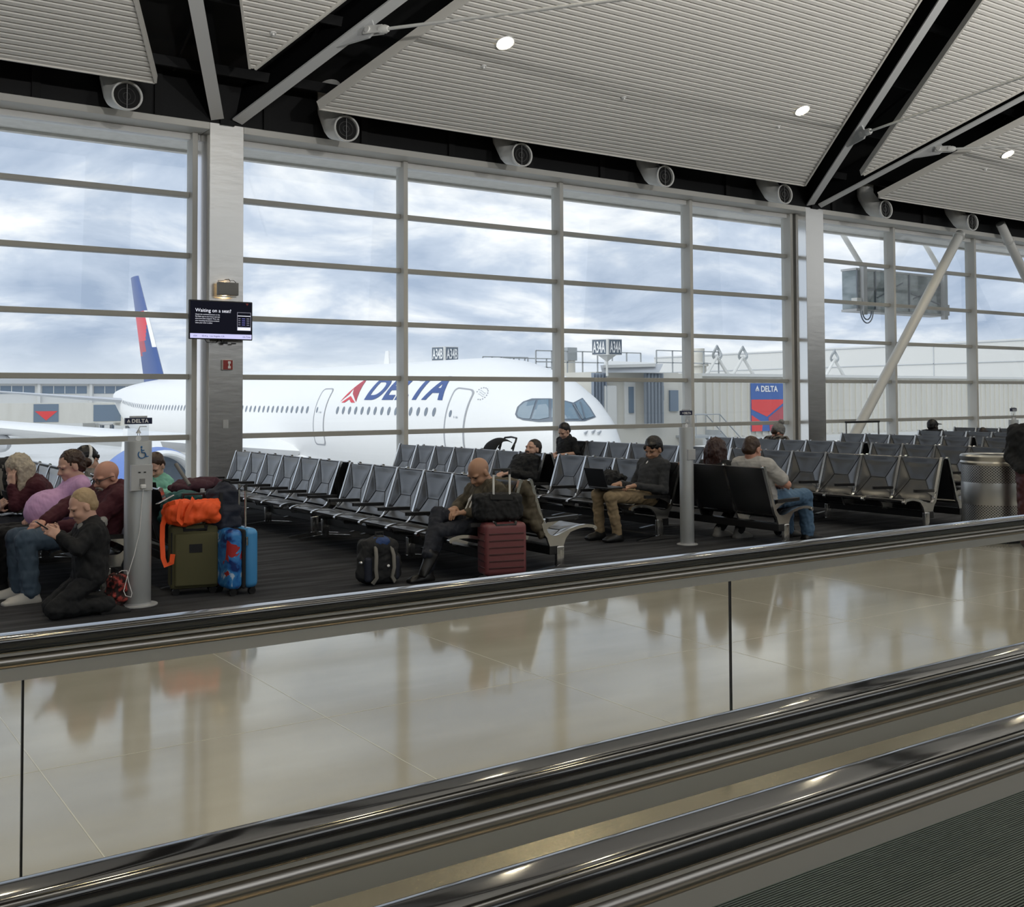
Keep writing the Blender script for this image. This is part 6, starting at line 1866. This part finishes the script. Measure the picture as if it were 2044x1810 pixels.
# ================================================================ LUGGAGE AND LOOSE THINGS
def RZ(a): return np.array([[cos(a), -sin(a), 0], [sin(a), cos(a), 0], [0, 0, 1.0]])
def suitcase(X, Y, rz, w, d, hgt, m, label, grp='suitcases beside the seats', shell=False, handle=None, hm='chrome', wheels=True, m2=None):
    """w along local x (seen face), d along local y"""
    e = empty('suitcase', (X, Y, 0), rz, label, 'suitcase', grp)
    z0 = .055
    b = MB()
    if m2:
        b.rbox((-w*.26, 0, z0+hgt/2), (w*.235, d/2, hgt/2), .05).build('front_shell', m, e)
        MB().rbox((w*.27, 0, z0+hgt/2), (w*.225, d/2, hgt/2), .05).build('back_shell', m2, e)
        MB().rbox((w*.005, 0, z0+hgt/2), (w*.06, d/2*.985, hgt/2*.985), .035).build('zip_band', 'dark_fabric', e)
    else:
        b.rbox((0, 0, z0+hgt/2), (w/2, d/2, hgt/2), .035 if not shell else .045).build('shell' if shell else 'body', m, e)
    if wheels:
        for sx in (-1, 1):
            for sy in (-1, 1):
                g = MB()
                g.tube([(sx*(w/2-.05), sy*(d/2-.045)-.018, .032), (sx*(w/2-.05), sy*(d/2-.045)+.018, .032)], .03, 14)
                g.box(sx*(w/2-.05)-.02, sx*(w/2-.05)+.02, sy*(d/2-.045)-.024, sy*(d/2-.045)+.024, .035, z0+.02)
                g.build('wheel', 'black_plastic', e)
    if handle:
        ht, sp, off, ax = handle
        g = MB()
        v = (lambda s_: (s_*sp/2, off)) if ax == 'x' else (lambda s_: (off, s_*sp/2))
        for s_ in (-1, 1):
            x, y = v(s_); g.tube([(x, y, z0+hgt-.02), (x, y, ht)], .0095, 10)
        h_ = g.build('telescopic_handle', hm, e)
        a, b2 = v(-1), v(1)
        MB().tube([(*a, ht-.05), (*a, ht-.005), (*b2, ht-.005), (*b2, ht-.05)], .015, 8).build('grip', 'black_plastic', h_)
    return e
# olive suitcase, soft sided
ol = suitcase(3.02, 9.17, radians(-12), .40, .24, .53, 'olive_fabric', 'olive green soft suitcase under the orange duffel', handle=(.84, .17, .03, 'x'), hm='black_plastic')
MB().rbox((0.01, -.125, .30), (.175, .018, .22), .02).build('front_pocket', 'olive_fabric', ol)
MB().box(-.05, .055, -.146, -.141, .36, .43).build('label_patch', 'dark_fabric', ol, smooth=False)
MB().tube([(-.09, -.10, .575), (-.085, -.11, .545), (.085, -.11, .545), (.09, -.10, .575)], .02, 8).build('carry_handle', 'dark_fabric', ol)
for s_ in (-1, 1):
    MB().tube([(s_*.19, -.122, .10), (s_*.19, -.122, .53)], .006, 6).build('piping', 'dark_fabric', ol)
# printed blue suitcase
bl = suitcase(3.31, 8.96, radians(4), .27, .36, .50, 'print_shell', 'blue hard suitcase with splashes of red and white print', handle=(.915, .13, .06, 'y'), m2='blue_shell')
g = MB().tube([(.02, -.184, .49), (.02, -.187, .42)], .008, 6); g.build('zip_pull', 'chrome', bl)
# orange duffel lying on the olive case
f_ = RZ(radians(-12)); o0 = np.array([2.98, 9.08, .70])
du = soft('duffel_bag', [('b', o0, (.215, .11, .095), f_, .07), ('e', o0+f_@[-.12, .0, -.02], (.12, .115, .10), f_), ('e', o0+f_@[.15, .02, .0], (.09, .11, .095), f_)], 'orange_fabric', None, o0, .008, wrinkle=.010, wl=(.06, .2), seed=3, k=.04)
tag(du, 'bright orange duffel bag lying on the olive suitcase', 'bag')
def ribbon(pts, w, th, name, m, parent, org):
    pts = [np.asarray(p, float) for p in pts]
    V = []; F = []
    for i, p in enumerate(pts):
        d = unit(pts[min(i+1, len(pts)-1)]-pts[max(i-1, 0)]); a = unit(np.cross(d, [.3, -1, .1])); b2 = np.cross(a, d)
        for s_, t_ in ((-1, -1), (1, -1), (1, 1), (-1, 1)): V.append(p+a*w/2*s_+b2*th/2*t_-np.asarray(org))
    n = len(pts)
    for i in range(n-1):
        for k_ in range(4):
            k2 = (k_+1) % 4; F.append([i*4+k_, i*4+k2, (i+1)*4+k2, (i+1)*4+k_])
    F += [[3, 2, 1, 0], [(n-1)*4+i for i in range(4)]]
    return link_mesh(name, V, F, m, parent, sharp=.9)
OF = lambda x, y, z: o0+f_@np.array([x, y, z])
ribbon([OF(-.10, -.10, .10), OF(-.12, -.135, .04), OF(-.13, -.135, -.05), OF(-.09, -.12, -.09)], .035, .006, 'handle_strap', 'orange_fabric', du, o0)
ribbon([OF(.0, -.05, .115), OF(-.02, -.12, .08), OF(-.06, -.135, .0), OF(-.07, -.125, -.08)], .035, .006, 'handle_strap', 'orange_fabric', du, o0)
ribbon([OF(-.20, -.02, .02), OF(-.245, -.06, -.10), OF(-.25, -.09, -.22), OF(-.245, -.12, -.36), OF(-.225, -.14, -.42), OF(-.18, -.145, -.40), OF(-.17, -.14, -.33)], .045, .006, 'shoulder_strap', 'orange_fabric', du, o0)
ribbon([OF(-.20, .0, .06), OF(-.24, -.05, .05), OF(-.20, -.11, .08), OF(-.15, -.12, .09)], .035, .006, 'handle_strap', 'orange_fabric', du, o0)
# teal bag and what lies on the seats behind
p = np.array([3.02, 9.46, .73])
tg = soft('shoulder_bag', [('b', p, (.17, .10, .085), RZ(-.2), .06), ('e', p+[.0, 0, .06], (.13, .09, .06), I3), ('c', p+[-.15, -.02, -.03], p+[-.19, -.03, -.10], .04, .04)], 'teal_fabric', None, p, .008, wrinkle=.010, wl=(.05, .15), seed=5, k=.03)
tag(tg, 'dark teal bag behind the orange duffel', 'bag')
p = at_y(385, 968, 10.2)
pj = soft('jacket', [('e', p, (.19, .14, .06), I3), ('e', p+[.14, .05, .01], (.14, .10, .06), I3), ('e', p+[-.12, -.05, -.02], (.12, .10, .06), I3), ('e', p+[.25, .1, .0], (.08, .08, .05), I3)], 'plum_fabric', None, p, .009, wrinkle=.010, wl=(.07, .2), seed=7)
tag(pj, 'crumpled plum jacket thrown over the seats behind the luggage', 'jacket')
MB_ = MB().tube([at_y(351, 926, 9.9), at_y(378, 968, 9.7)], .017, 8)  # grey trolley handle built as a plain stick
tag(MB_.build('trolley_stick', 'shoe_grey'), 'dark grey trolley handle leaning out of the luggage', 'umbrella')
p = at_y(404, 998, 9.42)
e = empty('water_bottle', tuple(p-[0, 0, .09]), label='lilac plastic water bottle between the teal bag and the navy backpack', cat='bottle')
MB().lathe([(.001, 0), (.034, .004), (.036, .02), (.036, .12), (.030, .14), (.016, .155), (.016, .165)], (0, 0, 0), 24).build('flask', 'lilac_plastic', e)
MB().lathe([(.019, .16), (.019, .19), (.001, .192)], (0, 0, 0), 18).build('lid', 'plate_grey', e)
# navy backpack standing on the blue case
p = np.array([3.25, 9.12, .70])
nb = soft('backpack', [('b', p, (.125, .11, .19), RZ(.1), .07), ('e', p+[.02, -.02, .12], (.10, .09, .12), I3), ('b', p+[.03, -.09, -.07], (.10, .05, .10), RZ(.1), .04)], 'navy_fabric', None, p, .008, wrinkle=.008, wl=(.06, .18), seed=9, k=.03)
tag(nb, 'dark navy backpack standing on the printed blue suitcase', 'backpack', 'backpacks of the travellers')
MB().tube([p-p+[-.03, -.03, .21], [-.0, -.04, .25], [.05, -.04, .235], [.06, -.02, .20]], .010, 8).build('grab_handle', 'dark_fabric', nb)
ribbon([p+[-.05, -.115, .15], p+[-.06, -.135, .02], p+[-.04, -.125, -.14]], .03, .008, 'shoulder_strap', 'dark_fabric', nb, p)
# white phone charging on the seat by the pole
phone(at_y(329, 997, 9.35), (.85, .1, .4), (-.45, .1, .85), 'white phone lying by the wide pole on a white cable', 'white')
# red-black bag by the boy
p = np.array([2.30, 8.83, .15])
rb = soft('drawstring_bag', [('b', p, (.062, .08, .125), RZ(.3), .05), ('e', p+[-.02, .0, -.06], (.07, .08, .08), I3)], 'red_mottle', None, p, .007, wrinkle=.010, wl=(.04, .1), seed=11)
tag(rb, 'red and black mottled bag behind the kneeling boy', 'bag')
MB().tube([[0, -.02, .12], [.01, -.02, .16], [.0, .03, .16], [.0, .03, .12]], .006, 6).build('cord', 'dark_fabric', rb)
e = empty('trainer_shoe', (2.06, 9.16, .005), radians(170), 'grey trainer with a green sole on the carpet behind the kneeling boy', 'shoe')
q0 = np.array([2.06, 9.16, .005])
o = soft('upper', [('c', (0, 0, .07), (.13, 0, .045), .052, .038), ('c', (-.05, 0, .06), (0, 0, .10), .046, .045)], 'shoe_grey', None, (0, 0, 0), .008); o.parent = e
o = soft('sole', [('b', (.04, 0, .018), (.145, .05, .018), I3, .016)], 'green_plastic', None, (0, 0, 0), .008); o.parent = e
# things at the left edge
br = suitcase(1.42, 10.05, radians(5), .36, .26, .52, 'brown_fabric', 'brown soft suitcase at the left edge with a raised handle', handle=(.955, .13, .0, 'x'))
p = np.array([1.47, 9.86, .70])
pk = soft('duffel_bag', [('b', p, (.10, .10, .15), RZ(.1), .07), ('e', p+[.0, -.02, -.12], (.085, .08, .10), I3), ('c', p+[-.04, -.06, -.1], p+[-.05, -.07, -.34], .035, .03)], 'pink_fabric', None, p, .008, wrinkle=.012, wl=(.05, .15), seed=13, k=.03)
tag(pk, 'bright pink bag hanging on the suitcase at the left edge', 'bag')
ribbon([p+[-.02, -.09, .10], p+[.03, -.10, .17], p+[.07, -.04, .16]], .03, .006, 'handle_strap', 'pink_fabric', pk, p)
p = at_y(6, 955, 11.6)
bb = soft('backpack', [('b', p, (.14, .12, .20), RZ(.2), .07), ('e', p+[.06, -.02, .1], (.09, .1, .12), I3)], 'dark_fabric', None, p, .010, wrinkle=.010, seed=15, k=.03)
tag(bb, 'black backpack cut by the left edge of the view', 'backpack', 'backpacks of the travellers')
ribbon([p+[-.03, -.12, .14], p+[-.05, -.14, .0], p+[-.02, -.13, -.15]], .035, .008, 'shoulder_strap', 'grey_strap', bb, p)
# backpack of the bald man
p = np.array([4.50, 8.66, .205])
bp = soft('backpack', [('b', p, (.175, .11, .195), RZ(-.15), .07), ('e', p+[.0, -.02, .13], (.13, .10, .10), I3), ('c', p+[-.17, -.03, -.12], p+[-.16, -.02, .02], .05, .05), ('c', p+[.17, -.03, -.12], p+[.16, -.02, .02], .05, .05)], 'dark_fabric', None, p, .007, wrinkle=.006, wl=(.06, .18), seed=17, k=.03)
tag(bp, 'black backpack with grey straps and a blue top, at the feet of the bald man', 'backpack', 'backpacks of the travellers')
soft('top_flap', [('e', p+[.0, -.03, .165], (.105, .10, .055), I3)], 'royal_fabric', bp, p, .008, wrinkle=.004)
MB().tube([[-.03, -.02, .20], [-.03, -.02, .25], [.04, -.02, .25], [.04, -.02, .20]], .011, 8).build('grab_handle', 'dark_fabric', bp)
for sx in (-1, 1):
    ribbon([p+[sx*.075, -.11, .14], p+[sx*.085, -.145, .06], p+[sx*.09, -.145, -.05], p+[sx*.075, -.135, -.13], p+[sx*.11, -.12, -.18]], .034, .012, 'shoulder_strap', 'grey_strap', bp, p)
    soft('side_pocket', [('b', p+[sx*.135, -.085, -.06], (.035, .035, .11), RZ(-.15), .03)], 'shoe_grey' if False else 'navy_fabric', bp, p, .008)
MB().ell((.03, -.152, -.03), (.014, .004, .012)).build('badge', 'white', bp)
MB().ell((-.19, -.06, .0), (.02, .02, .02)).build('buckle', 'chrome', bp)
# burgundy suitcase with a bag strapped on
bs = suitcase(5.50, 8.17, radians(-14), .40, .25, .47, 'burgundy_shell', 'burgundy ribbed hard suitcase in front of the end seats', shell=True, handle=(1.0, .155, .0, 'x'), hm='white_paint')
for z in (.13, .19, .25, .31, .37, .43):
    MB().rbox((0.0, -.122, z), (.165, .010, .0065), .004).build('shell_rib', 'burgundy_dark', bs)
    MB().rbox((-.197, -.02, z), (.008, .08, .0065), .004).build('shell_rib', 'burgundy_dark', bs)
MB().tube([(-.10, -.09, .53), (-.09, -.11, .505), (.09, -.11, .505), (.10, -.09, .53)], .014, 8).build('carry_handle', 'black_plastic', bs)
p = np.array([5.50, 8.24, .655])
sb = soft('carry_bag', [('b', p, (.22, .11, .12), RZ(radians(-14)), .05), ('b', p+RZ(radians(-14))@[0, -.1, -.02], (.16, .03, .08), RZ(radians(-14)), .02)], 'black_cloth', None, p, .008, wrinkle=.006, seed=19)
tag(sb, 'black bag sitting on the burgundy suitcase', 'bag')
R_ = RZ(radians(-14))
q = [R_@np.array(v) for v in ((-.095, -.005, .10), (-.10, -.125, .10), (.10, -.125, .09), (.095, -.005, .10))]
ribbon([p+v for v in q], .045, .008, 'luggage_strap', 'dark_fabric', sb, p)
# jacket over the backrest
X0, Y0 = 5.86, 8.52
dj = soft('jacket', [('b', (X0-.02, Y0+.02, .80), (.09, .27, .07), I3, .06), ('b', (X0+.05, Y0-.04, .64), (.06, .24, .18), np.array(Euler((0, radians(-20), 0)).to_matrix()), .05), ('c', (X0-.10, Y0-.08, .74), (X0+.08, Y0-.27, .44), .06, .05), ('c', (X0+.10, Y0-.18, .56), (X0+.16, Y0-.22, .36), .055, .045)],
          'olive_jacket', None, (X0, Y0, .7), .009, wrinkle=.012, wl=(.06, .18), seed=21, k=.04)
tag(dj, 'olive jacket draped over the backrest behind the bald man', 'jacket')
# backpack beside the laptop user
p = np.array([8.48, 10.22, .56])
lb = soft('backpack', [('b', p, (.14, .17, .16), I3, .08), ('e', p+[-.05, -.04, .13], (.10, .12, .07), I3), ('e', p+[.02, .12, .06], (.10, .10, .10), I3)], 'dark_fabric', None, p, .009, wrinkle=.012, wl=(.05, .14), seed=23, k=.03)
tag(lb, 'black backpack on the seat next to the man with the laptop', 'backpack', 'backpacks of the travellers')
ribbon([p+[-.12, -.10, .12], p+[-.17, -.12, .02], p+[-.15, -.10, -.10]], .03, .01, 'shoulder_strap', 'dark_fabric', lb, p)
MB().tube([[-.02, -.03, .19], [-.03, -.03, .235], [-.03, .05, .235], [-.02, .05, .19]], .011, 8).build('grab_handle', 'dark_fabric', lb)
# small dark bag under the grey shirt's seat
p = np.array([9.92, 8.78, .17])
ub = soft('backpack', [('b', p, (.11, .09, .16), RZ(.2), .05), ('e', p+[0, -.05, -.03], (.09, .06, .10), I3)], 'black_cloth', None, p, .009, wrinkle=.006, seed=25)
tag(ub, 'black bag on the floor between the legs of the man in grey', 'backpack', 'backpacks of the travellers')
MB().tube([[-.03, -.05, .15], [-.02, -.06, .19], [.03, -.06, .19], [.04, -.05, .15]], .009, 6).build('grab_handle', 'red_paint', ub)
# stroller behind the second row
c_ = at_y(996, 890, 15.2)
e = empty('stroller', (c_[0], c_[1], 0), radians(0), 'black folding stroller behind the seats, its hood and handle showing', 'stroller')
zt = c_[2]
g = MB()
def hoodpt(u, v):
    a = pi*(.05+.62*u); w = -.19+.38*v
    return (-.24*cos(a)+.02, w, zt-.16+.30*sin(a)*(1-.15*abs(2*v-1)**2))
g.grid(hoodpt, 14, 8)
o = g.build('canopy', 'black_cloth', e); sm_ = o.modifiers.new('thick', 'SOLIDIFY'); sm_.thickness = .012
for s_ in (-.2, .2):
    MB().tube([(.18, s_, zt+.02), (.10, s_, zt-.22), (-.15, s_, .10)], .013, 8).build('frame_tube', 'black_plastic', e)
    MB().tube([(-.02, s_, zt-.40), (.22, s_, .10)], .013, 8).build('frame_tube', 'black_plastic', e)
    for x in (-.16, .23):
        MB().tube([(x, s_-.02, .09), (x, s_+.02, .09)], .09, 18).build('wheel', 'black_plastic', e)
g = MB().tube([(.12, -.2, zt-.05), (.20, -.2, zt+.07), (.24, -.17, zt+.13), (.25, 0, zt+.145), (.24, .17, zt+.13), (.20, .2, zt+.07), (.12, .2, zt-.05)], .017, 8)
g.build('push_handle', 'black_plastic', e)
MB().rbox((.0, 0, .42), (.16, .17, .03), .02).build('seat', 'black_cloth', e)
# light wheels under chairs etc. end here
bpy.context.view_layer.update()
